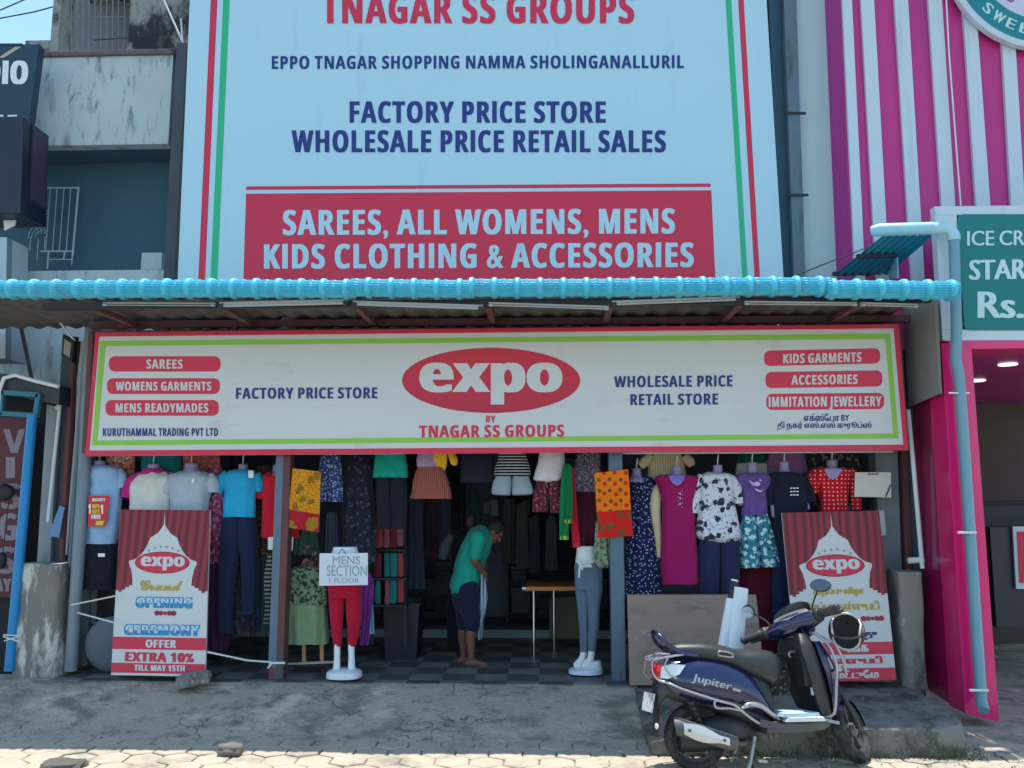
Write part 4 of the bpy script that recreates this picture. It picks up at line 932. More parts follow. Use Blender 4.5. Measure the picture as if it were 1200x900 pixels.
def neck(x, y0, y1, w, hook=True, skin=None):
    L = [('neck', 'loft', [(y0, x-w*.78, x+w*.78), (y0+1.5, x-w*.84, x+w*.84), (y1-1, x-w*.86, x+w*.86), (y1+3, x-w*1.15, x+w*1.15), (y1+9, x-w*2.1, x+w*2.1)], skin or MANNQ, dict(dr=.9, dmax=.075, wr=0, sub=5, n=2.1))]
    if hook: L.append(('hook', 'tube', [(x, y0+1, .7), (x, y0-6, .7), (x+1, y0-12, .7)], WHITEPVC))
    return L
def tee(rows, sleeves, m, nm='shirt', sm=None, **kw):
    o = dict(dr=.55, dmax=.125, fold=(.010, 6), wr=.015); o.update(kw)
    L = [(nm, 'loft', rows, m, o)]
    for s in sleeves: L.append(('sleeve', 'tube', s, sm or m, dict(flat=.9)))
    return L
FLAT = dict(dr=.25, dmax=.05, fold=(.014, 7), wr=.008)
FLOW = dict(dr=.45, dmax=.10, fold=(.02, 9), wr=.008)
LEG = dict(dr=.9, dmax=.1, fold=(.004, 5), wr=.007)

# left bay, front row on neck hooks
t = dress('dressed_mannequin', 'mannequin in pale blue t-shirt carrying a red offer card above black shorts', 'mannequin', 8.85,
    neck(117, 540, 545, 8) + tee([(545, 108, 126), (548, 103, 138), (554, 100, 143), (570, 103, 143), (600, 101, 140), (625, 100, 138), (637, 100, 136)], [[(138, 552, 6), (142, 560, 7), (143, 572, 7)], [(104, 552, 6), (99, 562, 7), (97, 573, 7)]], cloth(150, 184, 222))
    + [('shorts', 'loft', [(634, 101, 136), (645, 100, 137), (665, 99, 137), (690, 98, 134)], cloth(28, 32, 44), dict(dr=.5, dmax=.12, fold=(.006, 4)))], 'mannequins hanging across the shop front')
P0 = at(115, 600, 8.70); ob = Board(t, P0, (.05, -1, .02))
obj('offer_card', MB().hexa([ob.pt(*p, 0) for p in ((104, 581), (129, 581), (123, 617), (103, 617))], (0, .004, 0)), mat('offer_red', srgb(208, 30, 48), .45), t, 0)
YEL = mat('yellow_print', srgb(222, 196, 50), .5)
ob.text('NIGHTY', 108.5, 584, 123.5, 587.5, MANNW, 1.5, heavy=.2)
for w_, y0, y1 in (('BUY', 591, 595.5), ('GET', 597, 601.5)): ob.text(w_, 108.5, y0, 117, y1, YEL, 1.5, heavy=.4)
ob.text('FREE', 107.5, 603, 118, 608, MANNW, 1.5, heavy=.3); ob.text('1', 118.3, 591.5, 120.5, 602, MANNW, 1.5, heavy=.5); ob.text('1', 104, 590.5, 106, 602, MANNW, 1.5, heavy=.5)
ob.poly('yellow_tag', [(113, 610.5), (122, 610.5), (120.5, 615.5), (112, 615.5)], YEL)
ob.poly('white_tag', [(115, 648.5), (123, 648.5), (123, 652.5), (115, 652.5)], MANNW)

MAGS = cloth(196, 42, 128)
dress('dressed_mannequin', 'mannequin in white raglan t-shirt with magenta sleeves above the English poster', 'mannequin', 8.85,
    neck(180, 544, 550, 8) + tee([(552, 168, 192), (555, 163, 198), (562, 156, 203), (575, 153, 202), (600, 153, 200), (640, 154, 199)], [], cloth(214, 212, 204))
    + [('sleeve', 'tube', [(170, 556, 5), (160, 562, 8), (152, 570, 7.5), (148, 583, 6)], MAGS, dict(flat=.9, dy=-.015)), ('sleeve', 'tube', [(190, 556, 5), (199, 561, 7), (205, 572, 7), (207, 583, 6)], MAGS, dict(flat=.9)), ('collar', 'loft', [(549, 170, 190), (552, 167, 193), (556, 165, 195)], MAGS, dict(dr=.7, dmax=.13, wr=0))], 'mannequins hanging across the shop front')
t = dress('dressed_mannequin', 'mannequin in heather grey t-shirt next to the raglan t-shirt', 'mannequin', 8.83,
    neck(224.5, 543, 549, 9) + tee([(552, 212, 238), (555, 205, 245), (561, 200, 250), (570, 199, 247), (600, 201, 243), (640, 201, 243)], [[(207, 559, 8), (198, 568, 9), (193, 578, 8)], [(244, 558, 7), (249, 566, 8), (250, 577, 7)]], cloth(172, 184, 196)), 'mannequins hanging across the shop front')
obj('paper_tag', MB().hexa([at(226, 560, 8.69), at(229, 562, 8.69), at(226, 566.5, 8.68), at(224, 565, 8.68)], (0, .003, 0)), MANNW, t, 0)
t = dress('dressed_mannequin', 'mannequin in sky blue t-shirt and long navy trousers left of the rusty post', 'mannequin', 8.9,
    neck(285, 544, 550, 6.5) + tee([(550, 276, 294), (552, 269, 299), (557, 262, 303), (566, 262, 303), (580, 263, 300), (596, 262, 300), (606, 261, 300)], [[(268, 556, 7), (259, 565, 8), (254, 577, 7)], [(300, 556, 6), (303, 564, 6), (303, 576, 5)]], cloth(44, 168, 216))
    + [('trouser_leg', 'loft', [(603, 261, 283), (620, 260, 284), (660, 258, 278), (700, 257, 273), (742, 258, 272)], cloth(32, 42, 72), LEG), ('trouser_leg', 'loft', [(603, 279, 300), (620, 278, 301), (660, 283, 301), (700, 284, 299), (720, 285, 298)], cloth(32, 42, 72), LEG)], 'mannequins hanging across the shop front')
obj('price_tag', MB().hexa([at(291, 551.5, 8.76), at(297, 551.5, 8.76), at(297, 560, 8.76), at(291, 560, 8.76)], (0, .003, 0)), MANNW, t, 0)
dress('dressed_mannequin', 'mannequin in bright red t-shirt partly hidden behind the rusty post', 'mannequin', 8.95,
    neck(325, 545, 551, 6) + tee([(553, 314, 336), (556, 309, 342), (562, 307, 346), (590, 308, 346), (630, 307, 350)], [[(312, 560, 6), (307, 572, 7), (304, 584, 6)]], cloth(206, 28, 52)), 'mannequins hanging across the shop front')
c = thing('price_card', 'white price card hanging below the red t-shirt behind the rusty post', 'card', at(328, 645, 8.86))
obj('card', MB().hexa([at(314, 629.5, 8.84), at(344, 629.5, 8.84), at(343, 645, 8.84), at(314, 644, 8.84)], (0, .004, 0)), MANNW, c, 0)

def garment(label, Y, parts, nm='hanging_garment', cat='garment', g='clothes hung under the banner'): return dress(nm, label, cat, Y, parts, g)
LEAF = pat('leaf_cloth', srgb(214, 140, 110), [('blotch', srgb(236, 220, 205), 22, .55), ('splat', srgb(190, 70, 80), 16, .3)])
garment('orange and white leaf print dress hanging behind the two leftmost mannequins', 9.05, [('cloth', 'loft', [(520, 126, 156), (540, 125, 158), (556, 138, 157), (567, 142, 152)], LEAF, FLAT)])
garment('teal striped top hanging above the raglan t-shirt', 9.02, [('cloth', 'loft', [(520, 168, 210), (540, 166, 212), (554, 165, 212)], pat('teal_stripes', srgb(30, 150, 150), [('hstripe', srgb(10, 70, 90), 380, .3)]), FLAT)])
garment('rust floral top hanging above the heather grey t-shirt', 9.04, [('cloth', 'loft', [(520, 216, 256), (540, 215, 258), (560, 216, 257)], pat('rust_floral', srgb(160, 86, 80), [('blotch', srgb(196, 120, 100), 30, .52)]), FLAT)])
garment('long pink floral dress hanging between the grey and sky blue t-shirts', 9.0, [('cloth', 'loft', [(548, 244, 260), (570, 242, 264), (600, 244, 264), (630, 245, 262), (660, 246, 261)], pat('pink_floral', srgb(168, 70, 110), [('splat', srgb(205, 140, 165), 20, .35), ('blotch', srgb(130, 40, 80), 18, .56)]), dict(FLOW, dmax=.06)), ('hem', 'loft', [(655, 245, 262), (700, 244, 264), (762, 244, 266)], cloth(78, 36, 80), dict(FLOW, dmax=.06, dy=.03))])
# mustard saree panel
def saree(label, quadtop, split, body, border, Y, tilt=0):
    (xl, yl, xr, yr), (xbl, ybl, xbr, ybr) = quadtop; t = thing('saree', label, 'saree', at((xbl+xbr)/2, max(ybl, ybr), Y), 'sarees on display')
    def panel(v0, v1, m, nm, dY):
        mb = MB(); n = 24; k = 20; vs = []
        for side in (0, 1):
            for j in range(k+1):
                v = v0+(v1-v0)*j/k
                for i in range(n+1):
                    u = i/n; x = (xl*(1-u)+xr*u)*(1-v)+(xbl*(1-u)+xbr*u)*v; y = (yl*(1-u)+yr*u)*(1-v)+(ybl*(1-u)+ybr*u)*v
                    vs.append(at(x, y, Y + dY + .03*side + .018*math.sin(u*9+v)*(.3+v) + .01*noise.noise(Vector((u*4, v*4, xl)))))
        N = (n+1)*(k+1); fs = []
        for j in range(k):
            for i in range(n):
                a = j*(n+1)+i; fs.append((a, a+1, a+n+2, a+n+1)); fs.append((N+a+n+1, N+a+n+2, N+a+1, N+a))
        for i in range(n): fs += [(N+i, N+i+1, i+1, i), (k*(n+1)+i, k*(n+1)+i+1, N+k*(n+1)+i+1, N+k*(n+1)+i)]
        for j in range(k): a = j*(n+1); fs += [(a, a+n+1, N+a+n+1, N+a), (N+a+n, N+a+2*n+1, a+2*n+1, a+n)]
        obj(nm, mb.add(vs, fs), m, t, 40)
    panel(0, split, body, 'body', 0); panel(split, 1, border, 'border', .001)
    return t
MUST = pat('mustard_saree', srgb(226, 150, 30), [('splat', srgb(150, 110, 20), 7.5, .28), ('dots', srgb(120, 76, 20), 60, .28)])
MUSTB = pat('mustard_border', srgb(176, 28, 44), [('splat', srgb(160, 120, 40), 6, .33, 2)])
saree('mustard saree with a dark red border hanging right of the rusty post', ((343, 548.5, 376, 553), (336, 618, 374, 624)), .70, MUST, MUSTB, 8.55)
ORS = pat('orange_saree', srgb(238, 120, 18), [('regular', srgb(206, 40, 24), 9.5, .2), ('regular', srgb(110, 84, 30), 9.5, .19, .052)])
ORB = pat('orange_border', srgb(216, 30, 26), [('splat', srgb(130, 76, 40), 7, .28, 3)])
saree('orange saree with motifs and a bright red border on the blue grey post', ((696.5, 554.5, 736, 550), (701, 630.5, 742, 628)), .60, ORS, ORB, 8.53)
garment('dark blue sprigged shorts hanging beside the mustard saree', 8.8, [('cloth', 'loft', [(530, 376, 398), (550, 374, 400), (575, 371, 401), (588, 371, 401)], pat('navy_sprig', srgb(48, 62, 110), [('blotch', srgb(150, 165, 200), 42, .56)]), FLOW)])
garment('long near black dress with faint dots hanging left of the teal t-shirt', 9.1, [('cloth', 'loft', [(525, 404, 432), (560, 402, 436), (600, 402, 440), (660, 404, 440)], pat('black_dots', srgb(38, 42, 56), [('dots', srgb(72, 80, 96), 13, .2)]), FLOW)])
dress('dressed_mannequin', 'mannequin in teal t-shirt and black trousers high under the banner', 'mannequin', 8.95, tee([(515, 442, 474), (530, 440, 476), (550, 438, 478), (559.5, 437, 479)], [], cloth(22, 158, 140)) + [('trouser_leg', 'loft', [(555, 440, 459), (580, 441, 459), (620, 443, 458)], cloth(30, 34, 46), LEG), ('trouser_leg', 'loft', [(555, 457, 477), (580, 458, 477), (620, 460, 475)], cloth(30, 34, 46), LEG)], 'mannequins hanging across the shop front')
dress('dressed_mannequin', 'mannequin in lilac and yellow top with a brown pleated skirt under the banner', 'mannequin', 8.9,
    [('shirt', 'loft', [(520, 492, 510), (540, 488, 512), (550, 491, 513), (555, 500, 513)], cloth(176, 150, 190), dict(dr=.5, dmax=.11)), ('shirt', 'loft', [(520, 505, 524), (540, 506, 524), (550, 505, 522), (555, 503, 518)], cloth(240, 184, 50), dict(dr=.5, dmax=.115)), ('sleeve', 'tube', [(528, 530, 4), (532, 540, 5), (531, 545, 3)], cloth(240, 184, 50)),
     ('skirt', 'loft', [(546, 487, 522), (560, 485, 524), (575, 483, 528), (584.5, 481, 529)], pat('brown_pleats', srgb(164, 92, 78), [('vstripe', srgb(120, 62, 56), 300, .55)]), dict(FLOW, fold=(.012, 14)))], 'mannequins hanging across the shop front')
garment('black shorts hanging under the middle of the banner', 8.9, [('cloth', 'loft', [(525, 542, 576), (545, 541, 576), (558, 540, 577), (565, 540, 577)], cloth(30, 34, 50), FLAT)])
WST = pat('black_white_stripes', srgb(24, 26, 36), [('hstripe', srgb(200, 200, 205), 210, .55)])
dress('dressed_mannequin', 'mannequin in black and white striped top with light grey shorts', 'mannequin', 8.88,
    [('shirt', 'loft', [(515, 586, 614), (535, 584, 617), (548, 580, 621), (558, 579, 622)], WST, dict(dr=.55, dmax=.12, fold=(.008, 5))), ('shorts', 'loft', [(553, 581, 601), (565, 578, 600), (578, 576.5, 598.5), (580.5, 585, 597)], cloth(150, 166, 176), LEG), ('shorts', 'loft', [(553, 599, 620), (565, 600, 622), (578, 600, 624.5), (580.5, 602, 612)], cloth(150, 166, 176), LEG)], 'mannequins hanging across the shop front')
dress('dressed_mannequin', 'mannequin in plain white top with maroon floral shorts left of the green saree', 'mannequin', 8.9,
    [('shirt', 'loft', [(515, 634, 660), (538, 631, 662), (555, 627, 660), (562, 626, 657), (565, 636, 652)], cloth(224, 218, 226), dict(dr=.55, dmax=.12, fold=(.008, 5))), ('shorts', 'loft', [(560, 628, 644), (580, 625, 643), (600, 624, 643)], pat('maroon_floral', srgb(92, 34, 52), [('blotch', srgb(190, 100, 100), 34, .58)]), LEG), ('shorts', 'loft', [(560, 642, 658), (580, 643, 659), (601, 645, 661)], pat('maroon_floral', srgb(92, 34, 52), [('blotch', srgb(190, 100, 100), 34, .58)]), LEG)], 'mannequins hanging across the shop front')
def fold_saree(label, rows, Y, col, tipc):
    t = thing('saree', label, 'saree', at(rows[-1][1], rows[-1][0], Y), 'sarees on display')
    obj('body', loft(MB(), rows, Y, dr=.6, dmax=.05, fold=(.012, 6), seed=len(label)), cloth(*col), t, 60)
    y, a, b = rows[-1]; obj('border', loft(MB(), [(y-4, a-.3, b+.3), (y+.4, a-.3, b+.3)], Y, dr=.65, dmax=.053, wr=.003), cloth(*tipc), t, 60)
fold_saree('narrow folded green saree with a gold edge hanging by the white top', [(544, 660, 668), (570, 657.5, 667), (600, 656, 667), (632, 656, 666)], 8.72, (14, 120, 70), (196, 180, 50))
fold_saree('short folded green saree end with a gold edge beside the longer one', [(546, 665, 670), (580, 665, 671), (613, 662, 670)], 8.68, (22, 112, 64), (196, 170, 50))
fold_saree('narrow folded red saree hanging right of the green saree', [(548, 666, 673), (580, 667, 675), (610, 669, 677), (641, 672, 680)], 8.75, (200, 28, 52), (200, 60, 50))
SEQ = pat('grey_sequins', srgb(96, 92, 112), [('blotch', srgb(190, 176, 196), 60, .56)])
dress('legs_mannequin', 'mannequin in tight grey drawstring trousers standing on a white base by the post', 'mannequin', 8.95,
    [('hips', 'loft', [(640, 676, 697), (646, 675.5, 698), (656, 674.5, 701), (664, 674, 703)], MANNW, dict(dr=.7, dmax=.11, wr=0)),
     ('trousers', 'loft', [(655, 674.5, 703), (660, 673.5, 705), (672, 673, 706), (690, 674, 705.5)], cloth(96, 116, 136), dict(dr=.6, dmax=.13, wr=.005)),
     ('trouser_leg', 'loft', [(676, 673.5, 690), (690, 674, 690), (712, 676.5, 690), (735, 678.5, 689.5), (764, 680, 688)], cloth(96, 116, 136), dict(LEG, dy=.02)), ('trouser_leg', 'loft', [(676, 686, 705.5), (690, 686, 706), (712, 688.5, 702.5), (735, 689.5, 702), (764, 690.5, 697)], cloth(96, 116, 136), dict(LEG, dy=-.02)),
     ('foot', 'tube', [(684.5, 763, 4), (682, 772, 4), (678, 778, 5), (673, 781, 3.4)], MANNW, dict(dy=.03)), ('foot', 'tube', [(693.5, 763, 4), (692, 772, 4), (688, 778, 5), (684, 782, 3.4)], MANNW, dict(dy=-.03)),
     ('base', 'loft', [(774, 692, 704), (781, 680, 705.5), (784, 668, 706.5), (788, 666, 707)], MANNW, dict(dr=1, dmax=.16, wr=0))], None)
lm_ = [o for o in bpy.data.objects if o.name.startswith('legs_mannequin')][0]
obj('drawstring', MB().tube([at(675, 657, 8.84), at(681, 660, 8.81), at(688, 660, 8.81), at(700, 656, 8.84)], .012, 6).tube([at(680, 660, 8.80), at(679, 668, 8.80), at(678.5, 677, 8.80)], .011, 6).tube([at(681, 660, 8.80), at(682.5, 668, 8.80)], .009, 6), CORD, lm_, 40)
dress('dressed_mannequin', 'mannequin in grey sequinned top with a long maroon skirt behind the orange saree', 'mannequin', 9.1,
    [('shirt', 'loft', [(515, 676, 704), (540, 674, 704), (560, 672, 703), (576, 674, 700)], SEQ, dict(dr=.5, dmax=.12)), ('skirt', 'loft', [(570, 675, 699), (600, 676, 698), (630, 677, 698), (643, 678, 698)], cloth(84, 26, 48), dict(FLOW, dmax=.1))], 'mannequins hanging across the shop front')
garment('pale green leaf print cloth hanging below the orange saree', 8.78, [('cloth', 'loft', [(610, 698, 712), (635, 697, 715), (655, 696, 717.5), (665, 703, 717)], pat('pale_leaf', srgb(150, 166, 142), [('blotch', srgb(80, 100, 80), 26, .56)]), FLOW)], g='clothes hung under the banner')

# right bay
dress('dressed_mannequin', 'mannequin in long navy dress with white specks beside the orange saree', 'mannequin', 8.9,
    neck(746, 549, 556, 6) + [('dress', 'loft', [(557, 747, 757), (561, 742, 766), (570, 741, 768), (590, 741, 767), (620, 737, 769), (660, 732, 771), (697, 731, 774)], pat('navy_specks', srgb(28, 34, 78), [('dots', srgb(190, 195, 215), 26, .17)]), dict(FLOW, dmax=.12))], 'mannequins hanging across the shop front')
CREAM = cloth(226, 208, 168)
garment('cream blouse spread out on the rail behind the magenta dress', 9.05, [('cloth', 'loft', [(525, 768, 795), (537, 762, 800), (550, 760, 803), (562, 760, 804)], pat('cream_ribs', srgb(226, 208, 168), [('vstripe', srgb(190, 170, 130), 240, .6)]), FLAT), ('sleeve', 'tube', [(764, 534, 5), (756, 541, 6), (750, 546, 5)], CREAM, dict(flat=.5)), ('sleeve', 'tube', [(802, 534, 5), (808, 541, 6), (811, 546, 4)], CREAM, dict(flat=.5))])
dress('dressed_mannequin', 'mannequin in long magenta sleeveless dress with beaded buttons', 'mannequin', 8.8,
    neck(793, 546, 556, 7) + [('chest', 'loft', [(555, 785, 801), (562, 782, 803), (570, 784, 800)], MANNQ, dict(dr=.6, dmax=.10, wr=0)),
      ('dress', 'loft', [(556, 778, 782), (558, 769, 816), (563, 768, 819), (575, 772, 818), (590, 776, 815), (620, 775, 815), (650, 774, 817), (684, 776, 819)], cloth(160, 24, 92), dict(dr=.5, dmax=.12, fold=(.006, 4)))], 'mannequins hanging across the shop front')
dm = [o for o in bpy.data.objects if o.type == 'EMPTY' and o.get('label', '').startswith('mannequin in long magenta')][0]
bd = MB()
for y in (578.5, 584, 590.5): obj('bead', MB().sphere(at(797, y, 8.672), .009, 8, 6), MANNW, dm, 40)
for i in range(9): obj('bead', MB().sphere(at(794.5 if i % 2 else 799.5, 575+2.4*i, 8.675), .0045, 6, 4), MANNW, dm, 40)
nk = MB()
pts = [at(783.5, 557, 8.69), at(785, 562, 8.675), at(789, 567, 8.67), at(793.5, 569, 8.667), at(798, 567, 8.67), at(801.5, 562, 8.675), at(803, 557, 8.69)]
mbn = MB(); mbn.add([p - Vector((0, .002, 0)) for p in pts], [list(range(len(pts)))]); obj('neckline', mbn, mat('mannequin_blue', srgb(132, 110, 190), .4), dm, 0)
garment('long cream sleeve hanging beside the magenta dress', 8.86, [('cloth', 'tube', [(773, 568, 4), (769, 580, 6.5), (768, 600, 6), (771, 625, 4.5), (773, 653, 3)], CREAM, dict(flat=.8))], g='clothes hung under the banner')
WFL = pat('white_floral', srgb(216, 216, 222), [('splat', srgb(52, 52, 66), 9, .26), ('blotch', srgb(120, 122, 140), 34, .60)])
dress('dressed_mannequin', 'mannequin in white blouse with dark flowers over navy trousers', 'mannequin', 8.78,
    neck(841, 545, 553, 6.5) + [('undershirt', 'loft', [(555, 834, 850), (560, 833, 854), (567, 836, 850)], cloth(150, 165, 200), dict(dr=.6, dmax=.10, wr=0))] + tee([(553, 829, 836), (556, 822, 857), (562, 819, 860), (580, 821, 859), (600, 819, 863), (620, 815, 867), (630, 817, 868), (635, 828, 860)], [[(824, 558, 6), (817, 572, 7), (814, 588, 7), (813, 601, 5.5)], [(856, 559, 5), (862, 572, 7), (865, 590, 6)]], WFL, 'blouse', fold=(.012, 7))
    + [('trouser_leg', 'loft', [(628, 819, 844), (650, 819, 844), (697, 820, 842)], cloth(40, 42, 78), LEG), ('trouser_leg', 'loft', [(628, 842, 867), (650, 842, 867), (697, 844, 866)], cloth(40, 42, 78), LEG)], 'mannequins hanging across the shop front')
AQUA = pat('aqua_floral', srgb(60, 130, 150), [('splat', srgb(190, 222, 222), 17, .34), ('blotch', srgb(30, 80, 110), 30, .58)])
t = dress('dressed_mannequin', 'mannequin in purple t-shirt and aqua flowered wide shorts', 'mannequin', 8.8,
    neck(881.5, 542, 552, 7) + tee([(554, 870, 894), (556, 863, 900), (562, 862, 904), (575, 869, 900), (590, 870, 899), (603, 869, 900)], [[(865, 560, 6), (862, 572, 6), (865, 588, 5)], [(900, 560, 5), (904, 570, 5), (905, 578, 4)]], cloth(104, 76, 140))
    + [('arm', 'tube', [(866, 580, 3.5), (868, 592, 3)], MANNQ), ('arm', 'tube', [(902, 576, 3.4), (905, 592, 3), (907, 606, 2.6)], MANNQ), ('shorts', 'loft', [(600, 869, 886), (620, 867, 887), (645, 866, 889), (665, 867, 890)], AQUA, dict(LEG, fold=(.012, 6))), ('shorts', 'loft', [(600, 884, 901), (620, 885, 904), (645, 889, 910), (664, 892, 914)], AQUA, dict(LEG, fold=(.012, 6)))], 'mannequins hanging across the shop front')
pr = MB(); LIL = mat('lilac_print', srgb(200, 170, 215), .6)
Tb = Board(t, at(885, 567, 8.672), (0, -1, 0))
Tb.ellipse('shirt_print', 887, 567, 4, 2.6, LIL); [Tb.poly('shirt_print', q_, LIL) for q_ in [[(877, 562), (882, 565), (884, 570), (880, 567)], [(884, 572), (892, 575), (895, 572), (892, 577), (886, 575)], [(889, 563), (891, 561), (893, 564)]]]
garment('dark green garment behind the purple t-shirt', 9.08, [('cloth', 'loft', [(525, 866, 894), (543, 864, 898)], cloth(20, 92, 80), FLAT), ('lining', 'loft', [(541, 863, 900), (556, 862, 902)], cloth(200, 205, 200), dict(FLAT, dy=.02))])
t = dress('dressed_mannequin', 'mannequin in black t-shirt with small white print left of the Tamil poster', 'mannequin', 8.8,
    neck(919, 541, 550, 6.5) + tee([(553, 908, 930), (555, 901, 937), (562, 900, 942), (578, 905, 944), (600, 906, 946), (640, 906, 940)], [[(903, 560, 6), (900, 575, 7), (902, 592, 5)], [(938, 560, 7), (945, 574, 8), (950, 588, 7)]], cloth(26, 30, 48))
    + [('arm', 'tube', [(943, 588, 4), (946, 597, 4)], MANNQ), ('trousers', 'loft', [(636, 906, 936), (670, 905, 934), (730, 905, 932)], cloth(30, 36, 66), dict(dr=.5, dmax=.1))], 'mannequins hanging across the shop front')
Tb = Board(t, at(928, 576, 8.672), (0, -1, 0)); [Tb.poly('shirt_print', [(926+i*3.6, 571.5+k*4), (928.6+i*3.6, 571.2+k*4), (928.6+i*3.6, 572.5+k*4), (926+i*3.6, 572.8+k*4)], MANNW) for i in range(3) for k in range(3)]
garment('mauve blouse on the rail behind the black t-shirt', 9.08, [('cloth', 'loft', [(522, 902, 940), (540, 899, 944), (555, 898, 946)], cloth(150, 104, 150), FLAT)])
garment('dark flowered dress on the rail behind the red spotted top', 9.1, [('cloth', 'loft', [(520, 948, 1004), (540, 946, 1006), (551, 944, 1006), (600, 950, 1004)], pat('dark_flowers', srgb(48, 46, 54), [('splat', srgb(130, 120, 110), 14, .28)]), FLAT)])
RPD = pat('red_spots', srgb(206, 20, 36), [('regular', srgb(235, 200, 200), 24, .17)])
dress('dressed_mannequin', 'mannequin in red top with white spots above the Tamil poster', 'mannequin', 8.85,
    neck(975, 539, 551, 7.5) + [('chest', 'loft', [(549, 967, 984), (556, 965, 987), (561, 970, 981)], MANNQ, dict(dr=.6, dmax=.112, wr=0))] + tee([(548, 956, 962), (550, 951, 999), (556, 950, 1000), (566, 957, 995), (580, 960, 993), (597, 962, 992), (640, 960, 994)], [[(955, 555, 7), (951, 566, 7), (954, 578, 6)], [(995, 555, 7), (1000, 566, 7), (1003, 580, 6), (1004, 597, 5)]], RPD), 'mannequins hanging across the shop front')
rpm = [o for o in bpy.data.objects if o.type == 'EMPTY' and o.get('label', '').startswith('mannequin in red top')][0]
pts = [at(x, y, 8.722) for x, y in ((967, 549), (968, 555), (971.5, 560), (976, 562), (981, 560), (985, 554), (986, 549))]
mbn = MB(); mbn.add(pts, [list(range(len(pts)))]); obj('neckline', mbn, MANNQ, rpm, 0)
garment('dark red cloth hanging below the aqua flowered shorts', 8.98, [('cloth', 'loft', [(650, 868, 925), (690, 866, 926), (740, 868, 924), (790, 870, 922)], cloth(96, 18, 40), dict(FLOW, dmax=.08))], g='clothes hung under the banner')
nc = thing('notice_card', 'cream notice card hung on the grey column at the right', 'card', at(1023, 583, 8.7))
obj('card', MB().hexa([at(1002, 553.5, 8.7), at(1044, 553.5, 8.7), at(1044.5, 583, 8.7), at(1001.5, 582, 8.7)], (0, .006, 0)), mat('cream_card', srgb(206, 204, 190), .7, var=.05), nc, 0)
obj('clip', MB().hexa([at(1017, 555, 8.69), at(1030, 555, 8.69), at(1030, 556, 8.69), at(1017, 556, 8.69)], (0, .008, 0)).tube([at(1044, 568, 8.69), at(1038, 582, 8.69)], .006, 6), DARK, nc, 0)
for i, (x0, x1, y, lab) in enumerate(((102, 470, 533, 'steel clothes rail behind the left half of the banner bottom'), (728, 1046, 531, 'pale clothes rail just below the banner over the right hand mannequins'))):
    tag(obj('clothes_rail', MB().tube([at(x0, y, 8.72), at(x1, y-2, 8.72)], .012, 8), WHITEPVC), lab, 'rail', 'clothes rails')

# men's section mannequin and its sign
REDL = cloth(176, 20, 50)
dress('legs_mannequin', 'mannequin in bright red leggings on a white base behind the handwritten sign', 'mannequin', 8.6,
    [('hips', 'loft', [(641, 391, 418), (645, 390, 419), (652, 388, 421), (660, 386, 423)], MANNW, dict(dr=.6, dmax=.11, wr=0)), ('leggings', 'loft', [(650, 388, 422), (665, 386, 424), (690, 385, 424), (700, 386, 423)], REDL, dict(dr=.6, dmax=.13, wr=.006)),
     ('legging', 'loft', [(690, 385, 403), (710, 386, 402.5), (735, 388, 401.5), (757, 391, 400)], REDL, dict(LEG, dr=.8)), ('legging', 'loft', [(690, 405, 424), (710, 406, 424), (735, 407, 422), (757, 408, 417)], REDL, dict(LEG, dr=.8)),
     ('foot', 'tube', [(395, 755, 3.8), (395, 770, 3.6), (394.5, 782, 4.2), (394, 786, 4.2)], MANNW), ('foot', 'tube', [(411.5, 755, 3.8), (412, 770, 3.6), (412, 782, 4.2), (412.5, 786, 4.2)], MANNW),
     ('base', 'loft', [(783.5, 392, 415), (785, 387, 420), (788, 383.5, 423.5), (793, 383, 424)], MANNW, dict(dr=1, dmax=.16, wr=0))])
sg = thing('section_sign', 'white handwritten sign hung on the red leggings mannequin', 'sign', at(402, 686, 8.42), None)
S = Board(sg, (0, 8.42, 0), (0, -1, .02))
obj('card', MB().hexa([S.pt(*p, 0) for p in ((374.5, 648.5), (431, 648), (431, 685.5), (373.8, 686.5))], (0, .01, 0)), mat('sign_card', srgb(214, 216, 224), .6, var=.03), sg, 0)
INK = mat('teal_marker', srgb(126, 166, 180), .6)
S.text('MENS', 390, 651.5, 422, 661, INK, 2, 'plain', heavy=0); S.text('SECTION', 383, 662.5, 430, 675, INK, 2, 'plain', heavy=0); S.text('1 FLOOR', 386, 677, 421, 683, INK, 2, 'plain', heavy=0)
obj('string', MB().tube([at(397, 649, 8.43), at(401, 643, 8.46), at(405, 649, 8.43)], .004, 6), DARK, sg, 30)

# green dress on a wooden rack
gd = dress('hanging_dress', 'long sage green dress with leaf yoke on the low wooden rack', 'dress', 8.8,
    [('yoke', 'loft', [(664, 348, 368), (668, 340, 378), (676, 337, 382), (700, 336, 383), (708, 336, 383)], pat('sage_leaf', srgb(118, 140, 110), [('blotch', srgb(46, 60, 48), 26, .52)]), dict(FLOW, dmax=.08)),
     ('skirt', 'loft', [(706, 336, 383), (725, 335.5, 383.5), (740, 335, 384), (754, 335, 384)], cloth(124, 148, 112), dict(FLOW, dmax=.09))], None)
garment('terracotta inner top showing above the sage green dress', 8.86, [('cloth', 'loft', [(655, 356, 372), (664, 352, 374), (672, 352, 374)], cloth(170, 96, 80), FLAT)], g=None)
sc_ = MB(); sc_.tube([at(x, y, 8.82) for x, y in ((356, 648), (360, 640), (366, 645), (372, 655), (371, 664), (364, 655), (358, 662), (362, 670))], .03, 10, flat=.7)
tag(obj('patterned_scarf', sc_, pat('scarf_print', srgb(56, 50, 54), [('blotch', srgb(130, 90, 90), 30, .55)]), None, 60), 'dark patterned scarf knotted above the sage green dress', 'scarf')
rk = thing('garment_rack', 'low wooden garment rack with pale legs below the sage green dress', 'rack', at(370, 778, 8.9))
